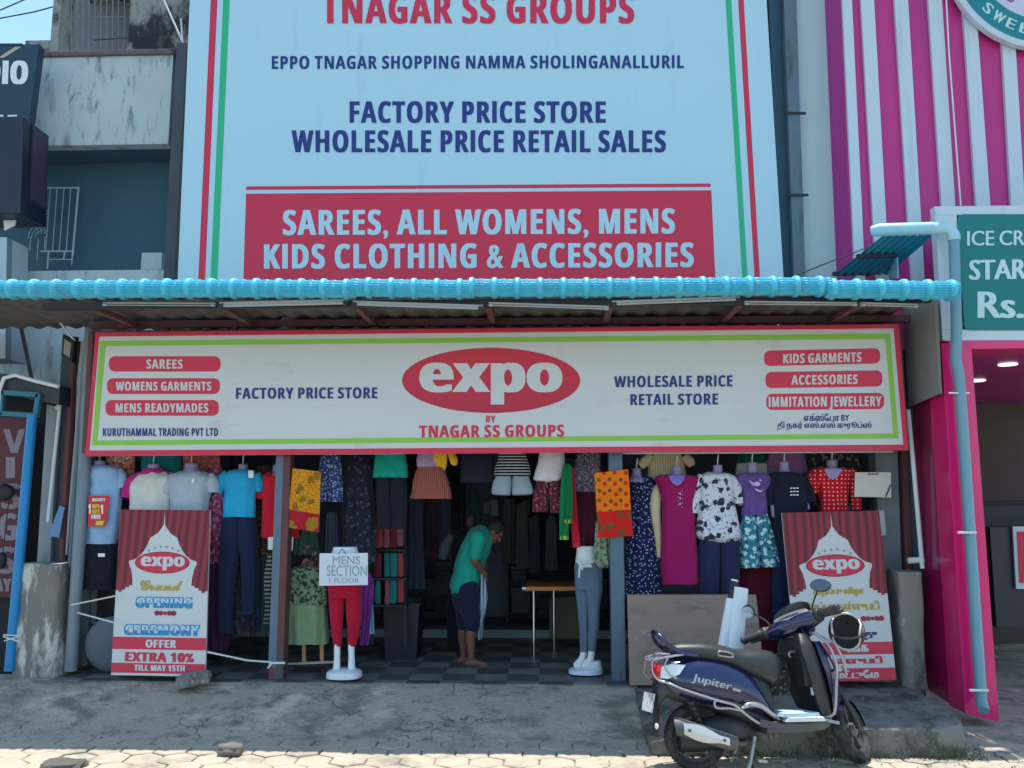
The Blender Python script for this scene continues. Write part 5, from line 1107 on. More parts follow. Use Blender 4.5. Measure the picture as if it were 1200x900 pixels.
for x in (356, 377): obj('leg', MB().bar(at(x, 700, 8.9), at(x+.5, 777, 8.9), .035, .035), mat('pale_wood', srgb(190, 150, 110), .6), rk, 0)
obj('foot_bar', MB().bar(at(334, 778, 8.86), at(392, 775.5, 8.86), .02, .03), mat('rack_pale', srgb(170, 170, 160), .6), rk, 0)
STP = pat('grey_stripes', srgb(46, 48, 54), [('hstripe', srgb(150, 150, 140), 150, .2)])
garment('narrow striped scarf hanging left of the rusty post', 8.95, [('cloth', 'loft', [(650, 313, 319), (680, 310, 319), (710, 311, 317), (731, 310, 316)], STP, FLAT)], g=None)
garment('magenta cloth hanging just left of the rusty post', 9.0, [('cloth', 'loft', [(655, 317, 330), (690, 317, 330), (720, 318, 328)], cloth(130, 40, 90), FLAT)], g=None)
garment('purple cloth hanging right of the red leggings mannequin', 8.95, [('cloth', 'loft', [(672, 426, 434), (690, 425, 438), (720, 424, 434), (756, 423, 431)], cloth(130, 50, 140), FLOW)], g=None)
garment('pale blue cloth strip hanging beside the purple cloth', 9.0, [('cloth', 'loft', [(695, 432, 436), (720, 431, 437), (743, 431, 438.5)], cloth(120, 170, 196), FLAT)], g=None)
garment('long dark floral trousers hanging behind the navy trousers', 9.1, [('cloth', 'loft', [(640, 262, 300), (690, 262, 300), (745, 264, 298)], pat('dark_trouser', srgb(40, 44, 58), [('blotch', srgb(70, 72, 80), 14, .56)]), FLOW)], g=None)
garment('dark purple skirt showing at the right edge of the English poster', 9.08, [('cloth', 'loft', [(650, 246, 272), (700, 245, 270), (756, 243, 268)], cloth(66, 34, 70), FLOW)], g=None)

for (x0, x1, y0, y1, Y, m, lab) in (
        (140, 168, 540, 640, 9.2, cloth(70, 50, 76), 'plum garment in the back row behind the raglan t-shirt'), (226, 250, 548, 660, 9.25, cloth(52, 66, 90), 'slate blue garment in the back row behind the grey t-shirt'),
        (300, 318, 545, 650, 9.22, pat('brown_specks', srgb(84, 66, 58), [('blotch', srgb(140, 120, 100), 30, .57)]), 'brown speckled garment between the sky blue and red t-shirts'), (346, 372, 600, 650, 9.15, cloth(58, 92, 84), 'muted green garment below the mustard saree'),
        (404, 420, 590, 640, 9.25, cloth(66, 60, 88), 'dull violet garment behind the handwritten sign top'), (478, 496, 575, 690, 9.9, cloth(48, 56, 76), 'dark slate garment below the brown pleated skirt'),
        (757, 775, 548, 640, 9.12, cloth(76, 100, 130), 'steel blue garment between the navy and magenta dresses'), (818, 832, 560, 640, 9.12, cloth(92, 60, 84), 'mauve garment between the magenta dress and the white blouse'),
        (862, 876, 560, 660, 9.12, cloth(150, 170, 190), 'pale blue garment between the white blouse and the purple t-shirt'), (898, 912, 590, 690, 9.1, cloth(120, 140, 160), 'grey blue garment between the aqua shorts and the black t-shirt'),
        (940, 956, 560, 640, 9.12, pat('dark_sprig', srgb(56, 50, 62), [('blotch', srgb(130, 96, 106), 26, .56)]), 'dark sprigged garment between the black t-shirt and the red spotted top'), (996, 1012, 545, 640, 9.14, cloth(70, 30, 46), 'wine red garment behind the cream notice card')):
    dress('hanging_garment', lab, 'garment', Y, [('cloth', 'loft', [(y0, x0+4, x1-4), (y0+7, x0, x1), ((y0+y1)/2, x0+1, x1-1), (y1, x0-2, x1+2)], m, dict(FLOW, dmax=.06))], 'second row of clothes')
# ---------------------------------------------------------------- fittings inside the shop
TER = cloth(150, 66, 64); TEA = cloth(36, 116, 112); ROS = cloth(140, 76, 88); DRD = cloth(104, 32, 50)
bundle_specs = [(420, 430, 612, 641, TER, 'terracotta folded cloth roll alone at the left of the upper row'), (439, 449, 612, 642, TER, 'terracotta folded cloth roll second in the upper row'), (449, 457, 613, 642, ROS, 'dusty rose folded cloth roll in the middle of the upper row'),
    (457, 465, 612, 642, DRD, 'dark red folded cloth roll in the upper row'), (465, 473, 612, 640, ROS, 'dusty rose folded cloth roll at the right end of the upper row'), (438, 447, 648, 676, DRD, 'dark red folded cloth roll at the left of the middle row'),
    (450, 457, 648, 676, TEA, 'narrow teal folded cloth roll in the middle row'), (457, 466, 648, 676, TEA, 'broad teal folded cloth roll in the middle row'), (466, 473, 648, 676, TER, 'terracotta folded cloth roll at the right of the middle row'),
    (440, 446, 680, 708, TEA, 'teal folded cloth roll at the left of the lower row'), (451, 457, 678, 708, ROS, 'dusty rose folded cloth roll in the lower row'), (457, 465, 678, 707, TEA, 'broad teal folded cloth roll in the lower row'), (466, 473, 678, 706, TER, 'terracotta folded cloth roll at the right of the lower row')]
for (x0, x1, y0, y1, m, lab) in bundle_specs:
    mb = loft(MB(), [(y0, x0+1, x1-1), (y0+2, x0, x1), ((y0+y1)/2, x0, x1), (y1-2, x0, x1), (y1, x0+1, x1-1)], 9.35, dr=.9, dmax=.06, wr=.006, seed=x0)
    tag(obj('folded_cloth', mb, m, None, 60), lab, 'folded cloth', 'folded cloth rolls on the rack')
fr_ = thing('cloth_rack', 'dark rack holding rows of terracotta and teal folded cloths', 'rack', at(450, 750, 9.45))
obj('frame', MB().bar(at(436, 600, 9.48), at(436, 755, 9.48), .03, .03).bar(at(475, 600, 9.48), at(475, 755, 9.48), .03, .03), DARK, fr_, 0)
for y in (644, 677.5, 709): obj('shelf', MB().hexa([at(418, y, 9.28), at(476, y, 9.28), at(476, y+2, 9.28), at(418, y+2, 9.28)], (0, .25, 0)), DARK, fr_, 0)
obj('top_card', MB().hexa([at(427, 598, 9.3), at(446, 598, 9.3), at(452, 609, 9.25), at(431, 610, 9.25)], (0, .01, 0)), mat('grey_card', srgb(112, 110, 106), .7), fr_, 0)
bn = thing('navy_bin', 'large navy bin on the floor below the folded cloth rack', 'bin', at(462, 752, 9.7))
bm_ = MB(); a = at(450, 752, 9.7); b = at(492, 752, 9.7); zt = at(470, 708, 9.7).z
bm_.rings([[Vector((a.x+o_, 9.6+o_, z)), Vector((b.x-o_, 9.6+o_, z)), Vector((b.x-o_, 10.1-o_, z)), Vector((a.x+o_, 10.1-o_, z))] for o_, z in ((.03, FLOOR), (0, zt), (-.015, zt), (-.015, zt+.02), (.02, zt+.02), (.04, FLOOR+.1))])
obj('tub', bm_, mat('navy_plastic', srgb(17, 24, 46), .5), bn, 0)
obj('contents', MB().sphere(((a.x+b.x)/2, 9.85, zt-.02), ((b.x-a.x)/2-.03, .2, .08), 20, 8), cloth(34, 40, 64), bn, 60)

# table
tb = thing('display_table', 'small wooden topped table with thin chrome legs behind the grey trousers mannequin', 'table', at(645, 760, 10.0))
obj('tabletop', MB().hexa([at(616, 687.5, 9.75), at(690, 687.5, 9.75), at(690, 692.5, 9.75), at(616, 692.5, 9.75)], (0, .6, 0)), mat('orange_wood', srgb(196, 120, 52), .45, var=.1, stretch=(1, 8, 8)), tb, 0, bevel=.004)
CHR = mat('chrome', (.75, .76, .78), .18, 1, var=.03)
zt = at(650, 692.5, 9.75).z
for x, Y in ((625.5, 9.8), (683, 9.8), (637.5+11.5, 10.3), (689, 10.3)):
    p = at(x, 700, Y); obj('leg', MB().tube([(p.x, Y, zt-.002), (p.x, Y, FLOOR)], .016, 10), CHR, tb, 40)
obj('edge_fitting', MB().tube([at(612, 690, 9.78), at(620, 691, 9.78)], .03, 8), CHR, tb, 40)
ppx = MB(); 
tag(obj('brown_board', MB().hexa([at(644, 700, 10.5), at(680, 700, 10.5), at(680, 748, 10.5), at(644, 748, 10.5)], (0, .03, 0)), mat('olive_panel', srgb(92, 84, 70), .7), None, 0), 'dull brown panel standing behind the thin legged table', 'panel')

# shelving along the walls, dim in the shade
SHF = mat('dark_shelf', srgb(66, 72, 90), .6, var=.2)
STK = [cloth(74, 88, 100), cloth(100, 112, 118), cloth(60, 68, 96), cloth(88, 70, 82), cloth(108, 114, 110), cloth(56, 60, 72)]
def shelving(label, x0, x1, Y, rows, seed):
    t = thing('shelf_unit', label, 'shelves', at((x0+x1)/2, 745, Y)); A = at(x0, 600, Y); Bq = at(x1, 600, Y); r_ = random.Random(seed); zt = 2.75
    obj('side', MB().box((A.x-.03, Y, FLOOR), (A.x, Y+.4, zt)), SHF, t, 0); obj('side', MB().box((Bq.x, Y, FLOOR), (Bq.x+.03, Y+.4, zt)), SHF, t, 0)
    obj('back', MB().box((A.x, Y+.38, FLOOR), (Bq.x, Y+.4, zt)), SHF, t, 0)
    for k in range(rows+1): z = FLOOR+.12+(zt-FLOOR-.15)*k/rows; obj('shelf', MB().box((A.x+.002, Y+.002, z), (Bq.x-.002, Y+.378, z+.02)), SHF, t, 0)
    H = (zt-FLOOR-.15)/rows; made = []
    for k in range(rows):
        x = A.x+.04; z = FLOOR+.14+H*k
        while x < Bq.x-.3:
            w = r_.uniform(.2, .3); h = r_.uniform(.4, .85)*H; n = max(2, int(h/.05)); mb = MB()
            for q_ in range(n):
                zz = z+h*q_/n; e = r_.uniform(-.01, .01); mb.rings([[Vector((x+e+i_, Y+.03+i_, zz+dz)), Vector((x+w+e-i_, Y+.03+i_, zz+dz)), Vector((x+w+e-i_, Y+.33-i_, zz+dz)), Vector((x+e+i_, Y+.33-i_, zz+dz))] for i_, dz in ((.012, .002), (0, h/n*.4), (.0, h/n*.7), (.012, h/n-.003))])
            made.append((mb, r_.choice(STK), x, k)); x += w + r_.uniform(.02, .2)
    return made
rown = ['lowest', 'second', 'third', 'fourth', 'top']
cnt = 0
for (lab, x0, x1, Y, sd_, where) in (('tall dark shelves of folded clothes on the back wall behind the table', 596, 712, 12.6, 5, 'back shelves behind the table'), ('tall dark shelves of folded clothes on the back wall left of the man', 448, 540, 12.6, 8, 'back shelves left of the man')):
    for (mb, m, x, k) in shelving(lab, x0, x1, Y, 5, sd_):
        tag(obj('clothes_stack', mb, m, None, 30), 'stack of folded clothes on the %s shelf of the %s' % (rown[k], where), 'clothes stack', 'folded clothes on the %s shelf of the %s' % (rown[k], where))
# dim garments hung inside behind the opening
r4 = random.Random(21)
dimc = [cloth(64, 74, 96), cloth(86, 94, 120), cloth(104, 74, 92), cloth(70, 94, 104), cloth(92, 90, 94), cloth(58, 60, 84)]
inner = [(485, 500, 570, 640), (500, 514, 575, 650), (516, 528, 560, 655), (548, 562, 572, 612), (590, 604, 585, 660), (606, 618, 590, 665), (620, 632, 605, 670), (640, 652, 605, 668), (300, 316, 640, 740), (345, 360, 580, 650), (382, 396, 600, 660)]
names = ['dim garment hanging deep in the shop above the navy bin', 'dim garment hanging between the navy bin and the man', 'dim long garment hanging just left of the man', 'dim short garment hanging behind the man shoulders', 'dim garment hanging right of the man head', 'dim garment hanging behind the table left end', 'dim garment hanging above the table', 'dim garment hanging above the table right part', 'dim garment hanging behind the rusty post at the left', 'dim garment hanging behind the mustard saree', 'dim garment hanging above the handwritten sign']
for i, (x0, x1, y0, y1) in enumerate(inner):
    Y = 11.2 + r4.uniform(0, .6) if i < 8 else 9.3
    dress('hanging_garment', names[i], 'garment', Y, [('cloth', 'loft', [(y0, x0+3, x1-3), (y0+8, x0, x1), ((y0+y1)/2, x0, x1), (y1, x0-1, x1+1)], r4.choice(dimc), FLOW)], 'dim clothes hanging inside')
for i, (x0, x1, y0, y1, c) in enumerate(((575, 584, 586, 604, (120, 150, 140)), (566, 574, 588, 602, (110, 124, 130)), (594, 606, 590, 604, (96, 104, 116)), (612, 622, 586, 603, (80, 110, 110)))):
    Y = 11.8; tag(obj('folded_shirt', loft(MB(), [(y0, x0, x1), (y1, x0, x1)], Y, dr=.3, dmax=.04, wr=.004, lin=True), cloth(*c), None, 60), ['pale green folded top on the wall above the man head', 'pale grey folded top left of the pale green one', 'slate folded top above the table', 'dark teal folded top above the table right side'][i], 'folded top', 'folded tops on the back wall')
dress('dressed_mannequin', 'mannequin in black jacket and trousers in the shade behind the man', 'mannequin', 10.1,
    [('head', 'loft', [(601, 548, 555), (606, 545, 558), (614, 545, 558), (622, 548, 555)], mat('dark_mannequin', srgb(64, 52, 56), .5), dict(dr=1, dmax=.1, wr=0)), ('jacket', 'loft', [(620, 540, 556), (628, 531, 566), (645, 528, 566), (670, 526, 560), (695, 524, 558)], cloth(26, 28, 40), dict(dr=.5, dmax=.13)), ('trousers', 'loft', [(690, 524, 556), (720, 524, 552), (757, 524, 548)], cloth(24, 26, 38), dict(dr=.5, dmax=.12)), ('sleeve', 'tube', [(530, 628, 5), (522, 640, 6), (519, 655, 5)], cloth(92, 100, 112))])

# ---------------------------------------------------------------- the man
MY = 9.5
man = thing('person', 'person in green polo shirt and dark shorts stooping over a cloth inside the shop', 'person', at(548, 778, MY))
def mp(x, y, dy=0): return at(x, y, MY+dy)
s_ = pxm(MY)
body = MB()
def limb(pts, rr, mb=body, seg=14):
    N = (len(pts)-1)*4; P = [Vector(cr([tuple(p) for p in pts], j/4)) for j in range(N+1)]; Q = [cr([(r_,) for r_ in rr], j/4)[0] for j in range(N+1)]
    mb.tube(P, Q, seg); mb.sphere(P[0], Q[0], 12, 8); mb.sphere(P[-1], Q[-1], 12, 8)
hipL, hipR = mp(543, 694, .09), mp(549, 694, -.09)
ank = [(mp(543, 769, .1), hipL, mp(545, 733, .1)), (mp(552, 772, -.1), hipR, mp(554, 735, -.1))]
for i, (a_, h_, k_) in enumerate(ank):
    limb([h_, h_.lerp(k_, .5), k_, k_.lerp(a_, .3)+Vector((-.02, 0, 0)), a_.lerp(k_, .15), a_], [.095, .085, .058, .058, .040, .038])
    f0 = a_ + Vector((-.045, 0, -.045)); limb([f0, a_ + Vector((.03, 0, -.04)), a_ + Vector((.11, 0, -.052)), a_ + Vector((.165, 0, -.056))], [.034, .036, .032, .022])
    for tq in range(5): body.sphere(a_ + Vector((.175-.012*tq, (-.032+.016*tq)*(1 if i else -1), -.058)), (.022, .010, .012), 8, 6)
pel = mp(546, 692); sh = mp(562, 630); mid = mp(551, 660)
limb([pel, mid, sh], [.15, .135, .13]); limb([sh + Vector((-.03, .15, -.02)), sh, sh + Vector((-.0, -.15, -.02))], [.075, .10, .075])
nk0 = mp(568, 626); hd = mp(579.5, 623, -.01); limb([nk0, nk0.lerp(hd, .6)], [.062, .055])
# head looking down to the cloth
Hm = Matrix.Translation(hd + Vector((0, 0, .0))) @ Matrix.Rotation(R(46), 4, 'Y')
hb = MB(); hb.sphere((-.01, 0, .02), (.098, .078, .105), 20, 14); hb.sphere((.02, 0, -.05), (.068, .058, .075), 16, 10); hb.sphere((.055, 0, -.10), (.030, .034, .026), 12, 8)
hb.tube([(.088, 0, .02), (.098, 0, -.005), (.112, 0, -.03)], [.010, .012, .017], 10); hb.sphere((.108, 0, -.034), (.016, .019, .013), 10, 8)
hb.sphere((.088, 0, -.066), (.012, .026, .007), 10, 6); hb.sphere((.086, 0, -.078), (.012, .022, .007), 10, 6); hb.sphere((.082, 0, .035), (.016, .06, .012), 12, 6)
for sg_ in (-1, 1): hb.sphere((-.005, sg_*.078, -.01), (.020, .010, .032), 10, 8)
hb.xf(Hm); b0 = len(body.v); body.add(hb.v, hb.f)
# arms: near (right) arm hangs bent, far arm reaches to the same cloth
def arm(sho, elb, wri, sgn):
    limb([sho, sho.lerp(elb, .5), elb, elb.lerp(wri, .35), wri], [.058, .050, .042, .042, .030])
    d = (wri-elb).normalized(); pal = wri + d*.05; limb([wri, pal], [.028, .036]); side = Vector((0, 1, 0)); down = Vector((d.x*.2+.35, 0, -1)).normalized()
    for k in range(4):
        b_ = pal + d*.035 + side*(.030-.020*k); L_ = (.034, .038, .036, .028)[k]
        p1 = b_ + d*L_*.8 + down*.006; p2 = p1 + down*L_*.7; p3 = p2 - d*.018 + down*.008; limb([b_, p1, p2, p3], [.0095, .009, .0085, .0075], seg=8)
    tb_ = wri + d*.03 + side*sgn*.03; limb([tb_, tb_ + d*.03 + side*sgn*.012, tb_ + d*.05 + down*.035 + side*sgn*.004], [.012, .011, .009], seg=8)
    return pal + d*.05 + down*.04
g1 = arm(sh + Vector((-.0, -.17, -.02)), mp(556, 656, -.22), mp(565, 669, -.12), 1)
g2 = arm(sh + Vector((0, .17, -.02)), mp(565, 655, .2), mp(568, 671, .04), -1)
fuse(body, 'body', SKINM, man, .007, 5)
hair = MB(); hair.sphere((-.018, 0, .035), (.104, .086, .106), 22, 14)
hair.v = [p if not (p.x > .05 and p.z < .06) and p.z > -.03 else Vector((min(p.x, .055), p.y*.9, max(p.z, -.035))) for p in hair.v]
for i, p in enumerate(hair.v): hair.v[i] = p + noise.noise_vector(p*40)*.006
hair.xf(Hm); obj('hair', hair, mat('black_hair', (.012, .011, .012), .6, var=.4, vs=60, bump=.4, bs=200), man, 60)
ey = MB()
for sg_ in (-1, 1): ey.sphere((.083, sg_*.031, .008), (.010, .014, .008), 10, 8)
ey.xf(Hm); obj('eyes', ey, DARK, man, 60)
POLO = cloth(30, 152, 132)
shirt = MB()
limb([mp(545.5, 688), mp(547.5, 675), mid, mp(557, 643), mp(562.5, 631)], [.172, .164, .162, .162, .150], shirt)
limb([sh + Vector((-.03, .165, -.01)), sh, sh + Vector((0, -.165, -.01))], [.095, .135, .095], shirt)
for sg_, el in ((-1, mp(556, 656, -.22)), (1, mp(565, 655, .2))):
    s0 = sh + Vector((0, sg_*.17, -.02)); limb([s0, s0.lerp(el, .35), s0.lerp(el, .72)], [.08, .074, .076], shirt)
o = fuse(shirt, 'shirt', POLO, man, .009, 5)
for v in o.data.vertices: v.co += noise.noise_vector(v.co*11)*.010 + noise.noise_vector(v.co*24)*.005
col = MB(); 
dq = (nk0 - sh).normalized(); limb([mp(566, 628.5), mp(569, 626)], [.080, .074], col); obj('collar', col, POLO, man, 60)
shorts = MB(); limb([mp(546, 692, 0), mp(547, 702, 0)], [.165, .16], shorts)
for (a_, h_, k_) in ank: limb([h_ + Vector((0, 0, .03)), h_.lerp(k_, .5), k_ + Vector((0, 0, .03))], [.118, .108, .094], shorts)
o = fuse(shorts, 'shorts', cloth(30, 34, 58), man, .009, 4)
for v in o.data.vertices: v.co += noise.noise_vector(v.co*10)*.009
cl = MB(); rl = []
pts = [(565, 672, 4), (566, 685, 6), (567, 700, 7.5), (566, 715, 7), (563.5, 730, 5.5), (562, 749, 4)]
for j in range(26):
    x, y, w = cr(pts, j/5); c_ = at(x, y, MY-.09); ring = []
    for k in range(24):
        th = 2*math.pi*k/24; wv = 1 + .3*math.sin(3*th + j*.3)
        ring.append(c_ + Vector((math.cos(th)*w*.5*s_*wv, math.sin(th)*.05*wv, 0)))
    rl.append(ring)
tag(obj('towel', cl.rings(rl), pat('grey_check', srgb(160, 172, 188), [('vstripe', srgb(90, 110, 140), 190, .5)]), None, 60), 'pale blue grey cloth held hanging from the stooping person hands', 'cloth')

# ---------------------------------------------------------------- the scooter
def scooter():
    PAINT = mat('navy_scooter_paint', (.008, .011, .058), .2, .2, var=.1, coat=.8)
    BLK = mat('scooter_black_plastic', (.022, .023, .026), .5, var=.2, dirt=[((.07, .066, .06), .55, .75, 6, (1,1,1))])
    GRY = mat('scooter_grey_plastic', (.075, .075, .08), .55, var=.2, dirt=[((.14, .13, .115), .5, .7, 5, (1,1,1))])
    SEAT = mat('seat_vinyl', (.024, .028, .028), .42, var=.2, vs=20, bump=.12, bs=120)
    RUB = mat('tyre_rubber', (.024, .024, .025), .85, var=.3, dirt=[((.085, .08, .072), .5, .7, 8, (1,1,1))])
    ALU = mat('dusty_metal', (.36, .36, .36), .45, .6, var=.2, dirt=[((.16, .14, .12), .5, .68, 12, (1,1,1))])
    SIL = mat('silver_tube', (.40, .40, .42), .38, .75, var=.2, dirt=[((.2, .18, .16), .56, .7, 14, (1,1,1))])
    REDL_ = mat('red_lens', (.5, .02, .025), .15, coat=.6); CLR = mat('clear_lens', (.7, .72, .74), .12, coat=.6); ORG = mat('amber_lens', (.8, .22, .02), .2)
    CHRM = mat('mirror_glass', (.85, .88, .9), .04, 1)
    root = thing('scooter', 'navy blue scooter parked in front of the plinth, front wheel turned away', 'scooter', (0, 0, 0))
    def o(name, mb, m, parent=root, sm=40, bevel=0):
        if name not in ('wheel', 'rim', 'tread', 'exhaust', 'heat_shield'):
            for q in mb.v:
                if q.x < -.15: q.x = -.15 + (q.x + .15)*.72
        return obj(name, mb, m, parent, sm, local=True, bevel=bevel)
    OFF[root.name] = Vector((0, 0, 0))
    def sect(x, z0, z1, hw, n=2.6, k=36, y0=0, top=1.0):
        ring = []; cz = (z0+z1)/2; hh = (z1-z0)/2
        for i in range(k):
            a = 2*math.pi*i/k; c = math.cos(a); s = math.sin(a); yy = hw*math.copysign(abs(c)**(2/n), c)
            zz = hh*math.copysign(abs(s)**(2/n), s)
            if s > 0: yy *= 1 - (1-top)*s
            ring.append(Vector((x, y0+yy, cz+zz)))
        return ring
    def body(secs, sub=5, n=2.6):
        rl = []; N = (len(secs)-1)*sub
        for j in range(N+1): v = cr(secs, j/sub); rl.append(sect(v[0], v[1], v[2], v[3], n, top=v[4] if len(v) > 4 else 1))
        return MB().rings(rl)
    def smooth(pts, sub=5): return [Vector(cr([tuple(p) for p in pts], j/sub)) for j in range((len(pts)-1)*sub+1)]
    RR = .235
    def wheel(name, M, lab=None):
        w = MB().revolve([(RR*math.cos(0)-.075, -.026), (RR-.055, -.045), (RR-.028, -.052), (RR-.010, -.042), (RR-.002, -.02), (RR, 0), (RR-.002, .02), (RR-.010, .042), (RR-.028, .052), (RR-.055, .045), (RR-.075, .026)], (0, 0, 0), 64)
        g = MB()
        w.xf(M); ty = o(name, MB(), RUB) if False else None
        wo = o('wheel', w, RUB); 
        r = MB().revolve([(RR-.075, -.03), (RR-.062, -.036), (RR-.066, -.02), (RR-.085, -.012), (RR-.085, .012), (RR-.066, .02), (RR-.062, .036), (RR-.075, .03)], (0, 0, 0), 48)
        for k in range(5):
            a = 2*math.pi*k/5+.3; d = Vector((math.cos(a), 0, math.sin(a))); r.bar(d*.045, d*(RR-.08), .035, .03)
        r.revolve([(0, -.045), (.04, -.045), (.055, -.03), (.055, .03), (.04, .045), (0, .045)], (0, 0, 0), 24); r.xf(M); o('rim', r, GRY, wo)
        kn = MB()
        for k in range(54):
            a = 2*math.pi*k/54
            for sg in (-1, 1):
                d = Vector((math.cos(a+.03*sg), 0, math.sin(a+.03*sg))); d2 = Vector((math.cos(a-.05*sg), 0, math.sin(a-.05*sg)))
                kn.bar(d*(RR-.008)+Vector((0, sg*.036, 0)), d2*(RR+.001)+Vector((0, sg*.010, 0)), .010, .006)
        kn.xf(M); o('tread', kn, RUB, wo, 0); return wo
    wheel('rear', Matrix.Translation((0, 0, RR)))
    # steering assembly
    ax_p = Vector((1.245, 0, RR)); ax_d = Vector((-math.sin(R(25)), 0, math.cos(R(25)))); ST = R(46)
    SM = Matrix.Translation(ax_p) @ Matrix.Rotation(ST, 4, ax_d) @ Matrix.Translation(-ax_p)
    wheel('front', SM @ Matrix.Translation((1.275, 0, RR)))
    fm = MB(); rl = []
    for j in range(23):
        a = R(-5 + 150*j/22); rr_ = RR+.03; w = .075*(1 - .45*abs(j/22-.45)**2*2); ring = []
        c = Vector((1.275 + rr_*math.cos(a), 0, RR + rr_*math.sin(a))); rad = Vector((math.cos(a), 0, math.sin(a)))
        for k in range(9): t = -1 + k/4; ring.append(c + Vector((0, t*w, 0)) - rad*(.05*t*t))
        for k in range(8, -1, -1): t = -1 + k/4; ring.append(c + Vector((0, t*w*.94, 0)) - rad*(.05*t*t+.008))
        rl.append(ring)
    fm.rings(rl).xf(SM); o('front_mudguard', fm, PAINT)
    fk = MB()
    for sg in (-1, 1): fk.tube([Vector((1.27, sg*.075, RR)), Vector((1.22, sg*.085, RR+.10)), Vector((1.155, sg*.085, RR+.24)), Vector((1.12, sg*.06, RR+.33))], [.022, .024, .02, .02], 12)
    fk.tube([ax_p + ax_d*.3, ax_p + ax_d*.84], .026, 12).xf(SM); o('front_fork', fk, BLK)
    # rear bodywork
    o('side_body', body([(-.33, .655, .74, .06, .9), (-.27, .585, .785, .13, .88), (-.14, .51, .825, .18, .8), (.02, .455, .845, .21, .76), (.20, .425, .83, .222, .72), (.36, .39, .765, .215, .72), (.48, .36, .64, .20, .74), (.565, .33, .45, .17, .8)]), PAINT)
    o('under_body', body([(-.27, .57, .64, .10), (-.12, .49, .60, .135), (.1, .43, .55, .15), (.3, .36, .5, .16), (.5, .28, .42, .165), (.56, .27, .36, .16)], 4), BLK)
    o('seat', body([(-.20, .845, .90, .09, .8), (-.10, .805, .925, .135, .82), (.08, .785, .925, .16, .82), (.25, .75, .895, .165, .82), (.36, .70, .865, .17, .84), (.50, .635, .86, .168, .86), (.63, .605, .845, .15, .88), (.685, .64, .81, .12, .88)], 6, 3), SEAT)
    o('seat_base', body([(.34, .60, .75, .12), (.5, .42, .70, .125), (.58, .34, .64, .12), (.60, .34, .6, .11)], 4), BLK)
    sl = MB(); 
    for sg in (-1, 1): sl.tube(smooth([(.17, sg*.158, .828), (.18, sg*.162, .855), (.27, sg*.164, .84), (.28, sg*.165, .81), (.19, sg*.163, .822), (.17, sg*.158, .828)]), .006, 8)
    o('seat_buckle', sl, ALU)
    gr_ = MB().tube(smooth([(.02, -.13, .83), (-.12, -.15, .855), (-.25, -.13, .925), (-.31, -.07, .985), (-.325, 0, 1.0), (-.31, .07, .985), (-.25, .13, .925), (-.12, .15, .855), (.02, .13, .83)], 6), .021, 12)
    o('grab_rail', gr_, PAINT)
    rk_ = MB().tube(smooth([(-.05, -.15, .845), (-.20, -.165, .83), (-.36, -.13, .81), (-.40, -.06, .79), (-.40, .06, .79), (-.36, .13, .81), (-.20, .165, .83)]), .009, 8).tube(smooth([(-.40, -.10, .80), (-.41, -.11, .72), (-.36, -.14, .66), (-.25, -.17, .64)]), .009, 8).tube(smooth([(-.25, -.16, .825), (-.30, -.17, .76), (-.25, -.175, .70), (-.18, -.175, .67)]), .008, 8).tube([(-.40, .08, .79), (-.42, .09, .70), (-.34, .12, .64)], .008, 8)
    for y in (-.07, 0, .07): rk_.tube([(-.40, y, .79), (-.28, y, .84), (-.20, y*1.3, .84)], .007, 8)
    o('tail_guard', rk_, SIL)
    tl = body([(-.365, .68, .755, .06, .9), (-.335, .655, .77, .115, .9), (-.28, .655, .775, .14, .9), (-.25, .67, .77, .14, .9)], 4); tlo = o('tail_light', tl, REDL_)
    for sg in (-1, 1):
        ti = MB(); ti.rings([[Vector((x, sg*(yy), z)) for x, yy, z in q_] for q_ in ([(-.325, .115, .67), (-.27, .148, .665), (-.15, .168, .70), (-.12, .172, .765), (-.22, .152, .768), (-.31, .125, .755)], [(-.335, .125, .675), (-.27, .158, .668), (-.15, .179, .70), (-.10, .186, .765), (-.22, .162, .773), (-.315, .135, .758)])])
        o('turn_signal', ti, CLR, tlo)
    o('number_plate', MB().add([(-.395, -.10, .56), (-.425, .10, .56), (-.465, .10, .43), (-.435, -.10, .43), (-.389, -.10, .56), (-.419, .10, .56), (-.459, .10, .43), (-.429, -.10, .43)], [(0,1,2,3), (7,6,5,4), (0,4,5,1), (1,5,6,2), (2,6,7,3), (3,7,4,0)]), mat('plate_white', (.62, .64, .64), .5, var=.15, dirt=[((.2, .2, .2), .5, .6, 24, (1,1,1))]), sm=0)
    o('rear_mudguard', body([(-.36, .42, .58, .075), (-.33, .46, .66, .10), (-.26, .52, .68, .12), (-.15, .50, .62, .12)], 3), BLK)
    o('mud_flap', MB().add([(-.34, -.07, .45), (-.34, .07, .45), (-.375, .075, .25), (-.375, -.075, .25), (-.33, -.07, .45), (-.33, .07, .45), (-.365, .075, .25), (-.365, -.075, .25)], [(0,1,2,3), (7,6,5,4), (0,4,5,1), (1,5,6,2), (2,6,7,3), (3,7,4,0)]), BLK, sm=0)
    o('reflector', MB().sphere((-.38, -.07, .33), (.02, .03, .022), 12, 8), CLR)
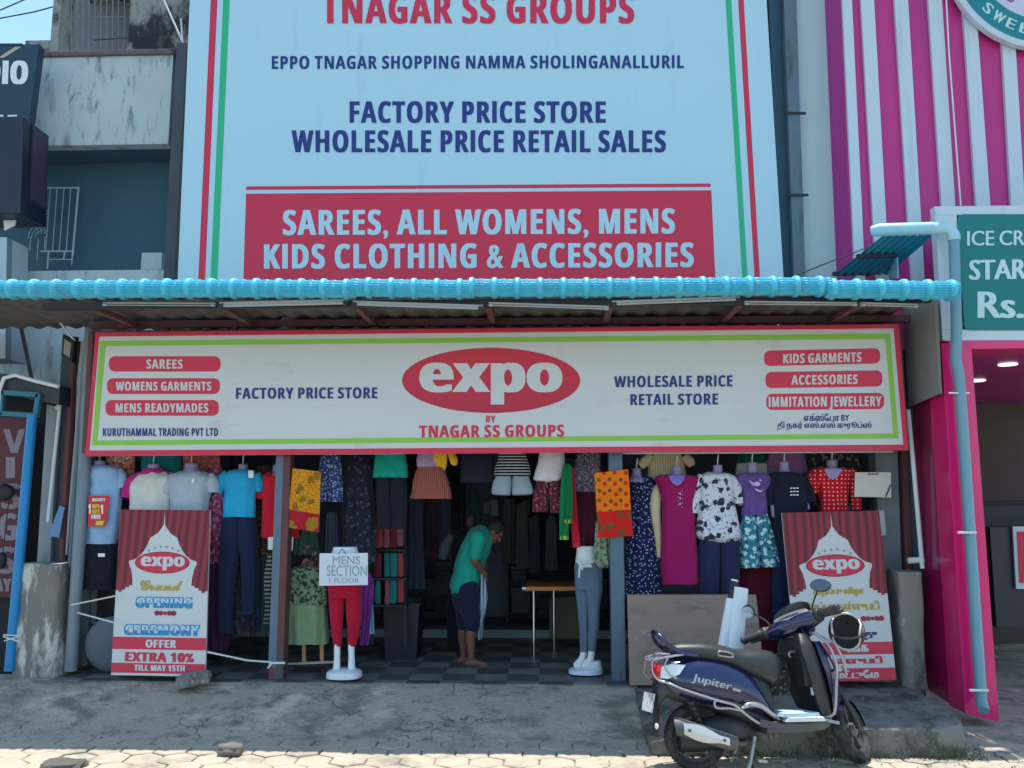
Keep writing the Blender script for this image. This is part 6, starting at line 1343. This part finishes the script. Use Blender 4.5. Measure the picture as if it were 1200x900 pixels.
    # silver side guard along the lower edge of the body
    for sg in (-1, 1):
        o('side_guard', MB().tube(smooth([(-.34, sg*.13, .655), (-.24, sg*.185, .63), (-.05, sg*.222, .565), (.12, sg*.235, .51), (.24, sg*.235, .475), (.28, sg*.232, .44), (.20, sg*.235, .455), (.10, sg*.235, .462), (.085, sg*.235, .50), (.11, sg*.235, .515)], 6), .009, 10).tube(smooth([(.24, sg*.235, .475), (.31, sg*.228, .42), (.42, sg*.215, .345), (.52, sg*.21, .315)], 5), .0105, 10), SIL)
        o('footrest_trim', MB().tube(smooth([(.30, sg*.222, .45), (.36, sg*.226, .475), (.45, sg*.218, .46), (.54, sg*.19, .40), (.60, sg*.185, .36)], 5), [.012]*3+[.020]*15+[.012]*3, 10), SIL)
    # engine, exhaust
    o('engine_case', body([(-.14, .14, .34, .09), (.0, .13, .36, .12), (.2, .15, .40, .13), (.36, .18, .38, .12), (.46, .2, .32, .08)], 4), BLK)
    ex = MB(); P = smooth([(-.20, -.165, .335), (-.17, -.17, .33), (0, -.18, .28), (.18, -.18, .225), (.24, -.17, .21)]); n = len(P); ex.tube(P, [.04]+[.062]*(n-2)+[.03], 18); ex.tube(smooth([(.24, -.165, .21), (.33, -.13, .19), (.40, -.06, .21)]), .02, 10); exo = o('exhaust', ex, GRY)
    hs = MB(); rl = []
    for j in range(13):
        t = j/12; c = Vector((-.165+.34*t, -.18, .328-.102*t)); hh = .026+.030*math.sin(math.pi*min(1, t*1.15+.1)); ring = [c + Vector((0, -.066-.006*math.cos(q_*math.pi/2), q_*hh)) for q_ in (-1, -.5, 0, .5, 1)] + [c + Vector((0, -.056, q_*hh)) for q_ in (1, 0, -1)]; rl.append(ring)
    o('heat_shield', hs.rings(rl), mat('shield_silver', (.55, .56, .56), .35, .5, var=.15), exo)
    sb = MB()
    for (x, z) in ((-.125, .317), (.135, .24)): sb.revolve([(0, -.014), (.011, -.014), (.011, 0)], (x, -.245, z), 12)
    o('shield_bolt', sb, GRY, exo)
    sh_ = MB().tube([(.02, -.10, .30), (-.10, -.115, .62)], .028, 12)
    for i in range(8): p_ = Vector((.02, -.10, .32)).lerp(Vector((-.09, -.113, .58)), i/7); sh_.sphere(p_, (.04, .04, .012), 14, 6)
    o('shock_absorber', sh_, BLK)
    stn = MB().tube([(.42, -.13, .24), (.36, -.15, .06), (.33, -.16, .02)], .014, 8).tube([(.42, .13, .24), (.36, .15, .06), (.33, .16, .02)], .014, 8).tube([(.36, -.15, .07), (.36, .15, .07)], .012, 8).bar((.40, -.17, .085), (.47, -.17, .075), .02, .09); o('centre_stand', stn, ALU)
    # floorboard and leg shield
    o('floorboard', body([(.50, .255, .345, .185), (.60, .25, .345, .20), (.80, .25, .345, .20), (.95, .265, .36, .195), (1.03, .30, .42, .17)], 4, 5), GRY)
    fp = MB()
    for sg in (-1,): fp.bar((.43, sg*.205, .345), (.62, sg*.215, .305), .05, .04).bar((.50, sg*.228, .33), (.60, sg*.232, .305), .016, .012)
    o('foot_trim', fp, PAINT, sm=0)
    pg = MB().bar((.92, -.18, .355), (1.045, -.25, .325), .022, .022); o('foot_peg', pg, ALU, sm=0)
    def shield(secs, m, nm):
        rl = []; N = (len(secs)-1)*5
        for j in range(N+1):
            z, xr, xf_, hw = cr(secs, j/5); ring = []
            for k in range(28):
                a = 2*math.pi*k/28; c = math.cos(a); s = math.sin(a); y = hw*math.copysign(abs(c)**.6, c); x = (xr+xf_)/2 + (xf_-xr)/2*math.copysign(abs(s)**.6, s)
                ring.append(Vector((x - .10*(abs(y)/.22)**2*1.0, y, z)))
            rl.append(ring)
        return o(nm, MB().rings(rl), m)
    shield([(.33, .985, 1.09, .17), (.45, .975, 1.10, .215), (.62, .935, 1.085, .235), (.78, .895, 1.045, .235), (.89, .87, 1.00, .20), (.97, .86, .96, .14)], BLK, 'leg_shield')
    shield([(.37, 1.085, 1.14, .16), (.5, 1.09, 1.18, .21), (.65, 1.07, 1.18, .228), (.80, 1.03, 1.13, .222), (.91, .99, 1.06, .17)], PAINT, 'front_panel')
    o('glove_box', MB().rings([[Vector((x, y*w, z)) for y, z in ((-.13, .58), (.13, .58), (.14, .70), (.11, .80), (-.11, .80), (-.14, .70))] for x, w in ((.97, 1.0), (.885, .95), (.865, .85))]), BLK, sm=30, bevel=.008)
    o('fuse_sticker', MB().add([(.905, -.165, .52), (.905, -.115, .52), (.905, -.115, .575), (.905, -.165, .575)], [(0,1,2,3)]).xf(Matrix.Translation((-.012, -.03, 0))), mat('pale_sticker', (.5, .6, .6), .5), sm=0)
    o('bag_hook', MB().tube(smooth([(.87, 0, .83), (.83, 0, .83), (.815, 0, .81), (.825, 0, .79)]), .009, 8), SIL)
    for sg in (-1, 1):
        o('leg_guard', MB().tube(smooth([(.965, sg*.18, .36), (1.02, sg*.235, .40), (1.05, sg*.255, .60), (1.07, sg*.25, .74), (1.04, sg*.22, .88), (.97, sg*.17, .965), (.95, sg*.12, .97)], 6), .0105, 10).tube(smooth([(1.06, sg*.25, .70), (1.12, sg*.22, .70), (1.17, sg*.15, .71)], 4), .011, 8).tube(smooth([(.98, sg*.175, .955), (1.09, sg*.20, .90), (1.14, sg*.22, .78), (1.17, sg*.2, .66)], 5), .0095, 8), SIL)
    # handlebar, console, mirrors, all turned with the fork
    SM0 = SM; SM = SM @ Matrix.Translation((.92, 0, 1.02)) @ Matrix.Diagonal((1.32, 1.08, 1.32, 1)) @ Matrix.Translation((-.92, 0, -1.02))
    H = MB(); rl = []
    for j in range(21):
        y = -.20 + .4*j/20; t = abs(y)/.2; ring = []
        for k in range(20):
            a = 2*math.pi*k/20; ring.append(Vector((.905 + .035*0 + (.085-.04*t*t)*math.cos(a) - .02*t, y, 1.03 + (.062-.028*t*t)*math.sin(a) - .005*t)))
        rl.append(ring)
    H.rings(rl)
    hm = MB().rings([sect(x, z0, z1, w, 2.4) for x, z0, z1, w in ((.885, .96, 1.06, .10), (.93, .945, 1.085, .115), (.99, .95, 1.075, .11), (1.03, .965, 1.045, .085), (1.045, .98, 1.02, .05))])
    H.add(hm.v, hm.f); H.xf(SM); ho = o('handlebar_cover', H, PAINT)
    hl = MB().sphere((1.025, 0, 1.005), (.035, .09, .045), 18, 10).xf(SM); o('headlight', hl, CLR, ho)
    cs = MB(); rl = [[Vector((.90+.062*math.cos(a)*s_+dx, .135*math.sin(a)*s_, 1.082+dz+.028*math.cos(a)*s_)) for a in [2*math.pi*k/36 for k in range(36)]] for s_, dx, dz in ((1.05, 0, -.03), (1.05, -.008, 0), (.96, -.012, .008), (.0001, -.012, .008))]
    cs.rings(rl, cap=False).xf(SM); o('instrument_panel', cs, mat('console_face', (.26, .26, .24), .15, var=.3, vs=30, coat=.6), ho)
    vis = MB(); rl = []
    for j in range(13):
        a = R(-80+160*j/12); base = Vector((.912+.07*math.cos(a), .15*math.sin(a), 1.098+.030*math.cos(a))); rl.append([base, base+Vector((.004, 0, .04*math.cos(a)+.006)), base+Vector((.014, 0, .038*math.cos(a)+.006)), base+Vector((.014, 0, -.02))])
    vis.rings(rl).xf(SM); o('visor', vis, BLK, ho)
    for sg in (-1, 1):
        b = MB().tube([Vector((.875, sg*.18, 1.03)), Vector((.855, sg*.235, 1.03)), Vector((.845, sg*.255, 1.03))], [.034, .032, .030], 14).sphere((.865, sg*.215, 1.03), (.042, .04, .042), 14, 9).xf(SM); o('switch_pod', b, BLK, ho)
        gsm = MB(); P = [Vector((.845-.002*k, sg*(.25+.0105*k), 1.03-.0004*k)) for k in range(13)]; gsm.tube(P, [.0205 + (.0015 if k % 2 else 0) for k in range(13)], 14).sphere(P[-1], .024, 12, 8).xf(SM); o('grip', gsm, BLK, ho)
        lv = MB().tube(smooth([(.90, sg*.20, 1.028), (.935, sg*.27, 1.025), (.93, sg*.34, 1.02), (.92, sg*.375, 1.02)]), .008, 8).xf(SM); o('brake_lever', lv, BLK, ho)
        si = MB().sphere((.86, sg*.18, 1.052), (.012, .022, .009), 10, 6).xf(SM); o('switch', si, ORG if sg > 0 else REDL_, ho)
        ms = MB().tube(smooth([(.875, sg*.185, 1.055), (.88, sg*.20, 1.12), (.875, sg*.26, 1.19), (.87, sg*.30, 1.225)]), .007, 8).xf(SM0); mo = o('mirror', ms, BLK, ho)
        disc = MB().rings([[Vector((dx, r_*.082*math.cos(a)*1.0, r_*.052*math.sin(a))) for a in [2*math.pi*k/32 for k in range(32)]] for r_, dx in ((.6, .028), (.95, .016), (1.0, 0), (.92, -.004))])
        dg = MB().add([Vector((-.0055, .90*.082*math.cos(a), .9*.052*math.sin(a))) for a in [2*math.pi*k/32 for k in range(32)]], [list(range(32))])
        yaw_, tilt = ((-30, -40) if sg > 0 else (10, 8))
        Mx = SM0 @ Matrix.Translation((.868, sg*.325, 1.245)) @ Matrix.Rotation(R(yaw_), 4, 'Z') @ Matrix.Rotation(R(tilt), 4, 'Y') @ Matrix.Rotation(R(20*-sg), 4, 'X')
        disc.xf(Mx); dg.xf(Mx); o('mirror_shell', disc, BLK, mo); o('mirror_glass', dg, CHRM if sg > 0 else mat('darkened_mirror', (.16, .17, .18), .25, 1), mo, sm=0)  # right glass coloured dark to imitate a dim reflection
    cab = MB()
    for y, x2 in ((-.1, .98), (.02, 1.0), (.12, .98)): cab.tube(smooth([(.89, y, 1.0), (.93, y*.8, .93), (x2, y*.4, .88)]), .008, 8)
    o('control_cable', cab, BLK)
    # model lettering on the side panel, following the bulge
    v, f, a, b, lo, hi = glyphs('Jupiter', 'plain'); lt = MB()
    for dd in (-.0025, 0, .0025):
        pts = []
        for (x, y) in v:
            u = (x-a)/(b-a); w_ = y/.7; X = -.065 + .285*u + .022*w_ + dd; Z = .655 - .072*u + .05*w_
            pts.append((X, Z))
        lt.add([Vector((X, 0, Z)) for X, Z in pts], f)
    S_ = [(-.33, .655, .74, .06, .9), (-.27, .585, .785, .13, .88), (-.14, .51, .825, .18, .8), (.02, .455, .845, .21, .76), (.20, .425, .83, .222, .72), (.36, .39, .765, .215, .72)]
    def side_y(X, Z):
        for t in [k/200*5 for k in range(201)]:
            q = cr(S_, t)
            if q[0] >= X: break
        s = (Z-(q[1]+q[2])/2)/((q[2]-q[1])/2); s = max(-.999, min(.999, s)); sa = abs(s)**1.3; c = math.sqrt(max(0, 1-sa*sa)); y = q[3]*c**(2/2.6)
        if s > 0: y *= 1-(1-q[4])*sa
        return y
    k_ = 0
    for i, p in enumerate(lt.v): lt.v[i] = Vector((p.x, -(side_y(p.x, p.z) + .004 + .0006*(i*3//len(lt.v))), p.z))
    o('badge_lettering', lt, SIL, sm=0)
    bd = MB().add([Vector((x, -(side_y(x, z)+.005), z)) for x, z in ((.235, .580), (.30, .563), (.305, .580), (.24, .597))], [(0,1,2,3)]); o('badge_plate', bd, SIL, sm=0)
    return root, SM0

rc = gh(817, 903, 0); sco, SM = scooter()
SYAW = 10.5; LEAN = -7.0; SSC = 1.0
sco.location = (rc.x, rc.y, 0); sco.rotation_euler = (R(LEAN), 0, R(SYAW)); sco.scale = (SSC,)*3
SW = Matrix.Translation(sco.location) @ Matrix.Rotation(R(SYAW), 4, 'Z') @ Matrix.Rotation(R(LEAN), 4, 'X') @ Matrix.Scale(SSC, 4)

# helmet hooked on the right hand grip
hp = at(992, 740, (SW @ SM @ Vector((.9, -.30, 1.0))).y + .02)
hl = thing('helmet', 'black open faced helmet hanging from the scooter right handlebar', 'helmet', hp + Vector((0, 0, -.14)))
mb = MB(); rl = []
HM = Matrix.Translation(hp) @ Matrix.Rotation(R(-112), 4, 'Z') @ Matrix.Rotation(R(-62), 4, 'Y')
def shell(r, cut):
    rl = []
    for i in range(25):
        th = R(4 + 124*i/24); ring = []
        for k in range(48):
            a = 2*math.pi*k/48; lim = R(128) if math.cos(a) < .35 else R(128 - 62*min(1, (math.cos(a)-.35)/.25)); t2 = min(th, lim)
            ring.append(HM @ Vector((r*1.12*math.sin(t2)*math.cos(a), r*math.sin(t2)*math.sin(a), r*1.05*math.cos(t2))))
        rl.append(ring)
    return rl
outr = shell(.135, 0); inn = shell(.115, 0)
obj('shell', MB().rings(outr + inn[::-1], cap=False), mat('helmet_gloss', (.015, .015, .018), .15, coat=.8), hl, 60)
obj('lining', MB().rings([[p + (hp-p)*.03 for p in r_] for r_ in inn], cap=False), mat('helmet_lining', (.05, .05, .055), .9), hl, 60)
rim = outr[-1]; obj('rim_trim', MB().tube([rim[k].lerp(inn[-1][k], .5) for k in list(range(48)) + [0]], .010, 8), mat('helmet_trim', (.45, .45, .45), .4, .5), hl, 60)
obj('strap', MB().tube([HM @ Vector(p) for p in ((.02, -.11, -.08), (.05, -.06, -.15), (.06, 0, -.175), (.05, .06, -.15), (.02, .11, -.08))], .009, 6), DARK, hl, 60)

bgm = MB(); rl = []
for z, w, d, x in ((.80, .03, .03, .74), (.78, .075, .06, .74), (.70, .10, .075, .735), (.60, .11, .085, .73), (.53, .10, .075, .73), (.505, .06, .05, .73)):
    rl.append([SW @ (Vector((x + w*math.copysign(abs(math.cos(q_))**.7, math.cos(q_)), .10 + d*math.sin(q_), z)) + noise.noise_vector(Vector((math.cos(q_)*2, math.sin(q_)*2, z*9)))*.014) for q_ in [2*math.pi*k/28 for k in range(28)]])
bag = thing('bag', 'dark speckled cloth bag hanging between the scooter seat and leg shield', 'bag', SW @ Vector((.73, .10, .505)))
obj('pouch', bgm.rings(rl), pat('speckled_bag', srgb(40, 42, 46), [('blotch', srgb(120, 124, 122), 46, .60)]), bag, 60)
obj('strap', MB().tube([SW @ Vector(q_) for q_ in ((.70, .10, .78), (.77, .07, .82), (.82, .01, .80), (.79, .10, .78))], .010, 8), DARK, bag, 50)
# folded papers on the footboard
def papers(label, x0, x1, y0, y1, z, ang, th, m):
    mb = MB(); n = 3
    for k in range(n):
        zz = z + th*k/n; e = .012*k
        mb.box((-(x1-x0)/2+e, -(y1-y0)/2, zz), ((x1-x0)/2-e*.3, (y1-y0)/2-e*.6, zz+th/n*.8))
    mb.xf(SW @ Matrix.Translation(((x0+x1)/2, (y0+y1)/2, 0)) @ Matrix.Rotation(R(ang), 4, 'Z'))
    return tag(obj('folded_paper', mb, m, None, 0), label, 'paper', 'folded papers on the scooter footboard')
papers('lower folded white papers jutting out over the scooter footboard edge', .63, .93, -.27, -.02, .348, -6, .03, mat('white_paper', (.78, .79, .80), .7, var=.04))
papers('upper folded pale blue papers on the scooter footboard', .59, .90, -.235, .10, .38, 3, .024, mat('blue_paper', (.42, .58, .66), .6, var=.12))
# paper rolls standing behind the seat
def roll(label, top, bot, rt, rb, Y0, Y1, m, cap=None, flatx=1.0):
    a = at(*bot, Y0); b = at(*top, Y1); d = (b-a).normalized(); t = thing('paper_roll', label, 'paper roll', a, 'paper rolls behind the scooter seat'); s = pxm(Y1); N = 12
    mb = MB(); u = Vector((1, 0, 0)); u = (u - d*u.dot(d)).normalized(); w = d.cross(u); rl = []
    for j in range(N+1):
        r_ = (rb + (rt-rb)*j/N)*s; rl.append([a.lerp(b, j/N) + u*math.cos(q_)*r_ + w*math.sin(q_)*r_*.8 for q_ in [2*math.pi*k/28 for k in range(28)]])
    for f_ in (.8, .75, .4): rl.append([b + (u*math.cos(q_) + w*math.sin(q_)*.8)*rt*s*f_ - d*(.0 if f_ > .78 else .012 if f_ > .7 else .02) for q_ in [2*math.pi*k/28 for k in range(28)]])
    obj('sheet', mb.rings(rl), m, t, 50)
    if cap: obj('end_cap', MB().rings([[b + d*h_ + (u*math.cos(q_) + w*math.sin(q_)*.8)*cap[0]*s*f_ for q_ in [2*math.pi*k/24 for k in range(24)]] for h_, f_ in ((-.03, 1), (.145, 1), (.15, .9))]), DARK, t, 50); obj('core', MB().rings([[b + d*h_ + (u*math.cos(q_) + w*math.sin(q_)*.8)*cap[0]*s*.8 for q_ in [2*math.pi*k/24 for k in range(24)]] for h_, f_ in ((.13, 1), (.165, 1))]), MANNW, t, 50)
    return t
WP = mat('roll_paper', (.78, .79, .80), .5, var=.04)
roll('slim white paper roll with a black capped end behind the scooter seat', (857.5, 702), (838, 830), 6.2, 9, 7.35, 7.5, WP, (5.0,))
roll('thicker plain white paper roll leaning beside the slim one', (868.5, 689), (851, 850), 8.2, 11, 7.33, 7.5, WP)
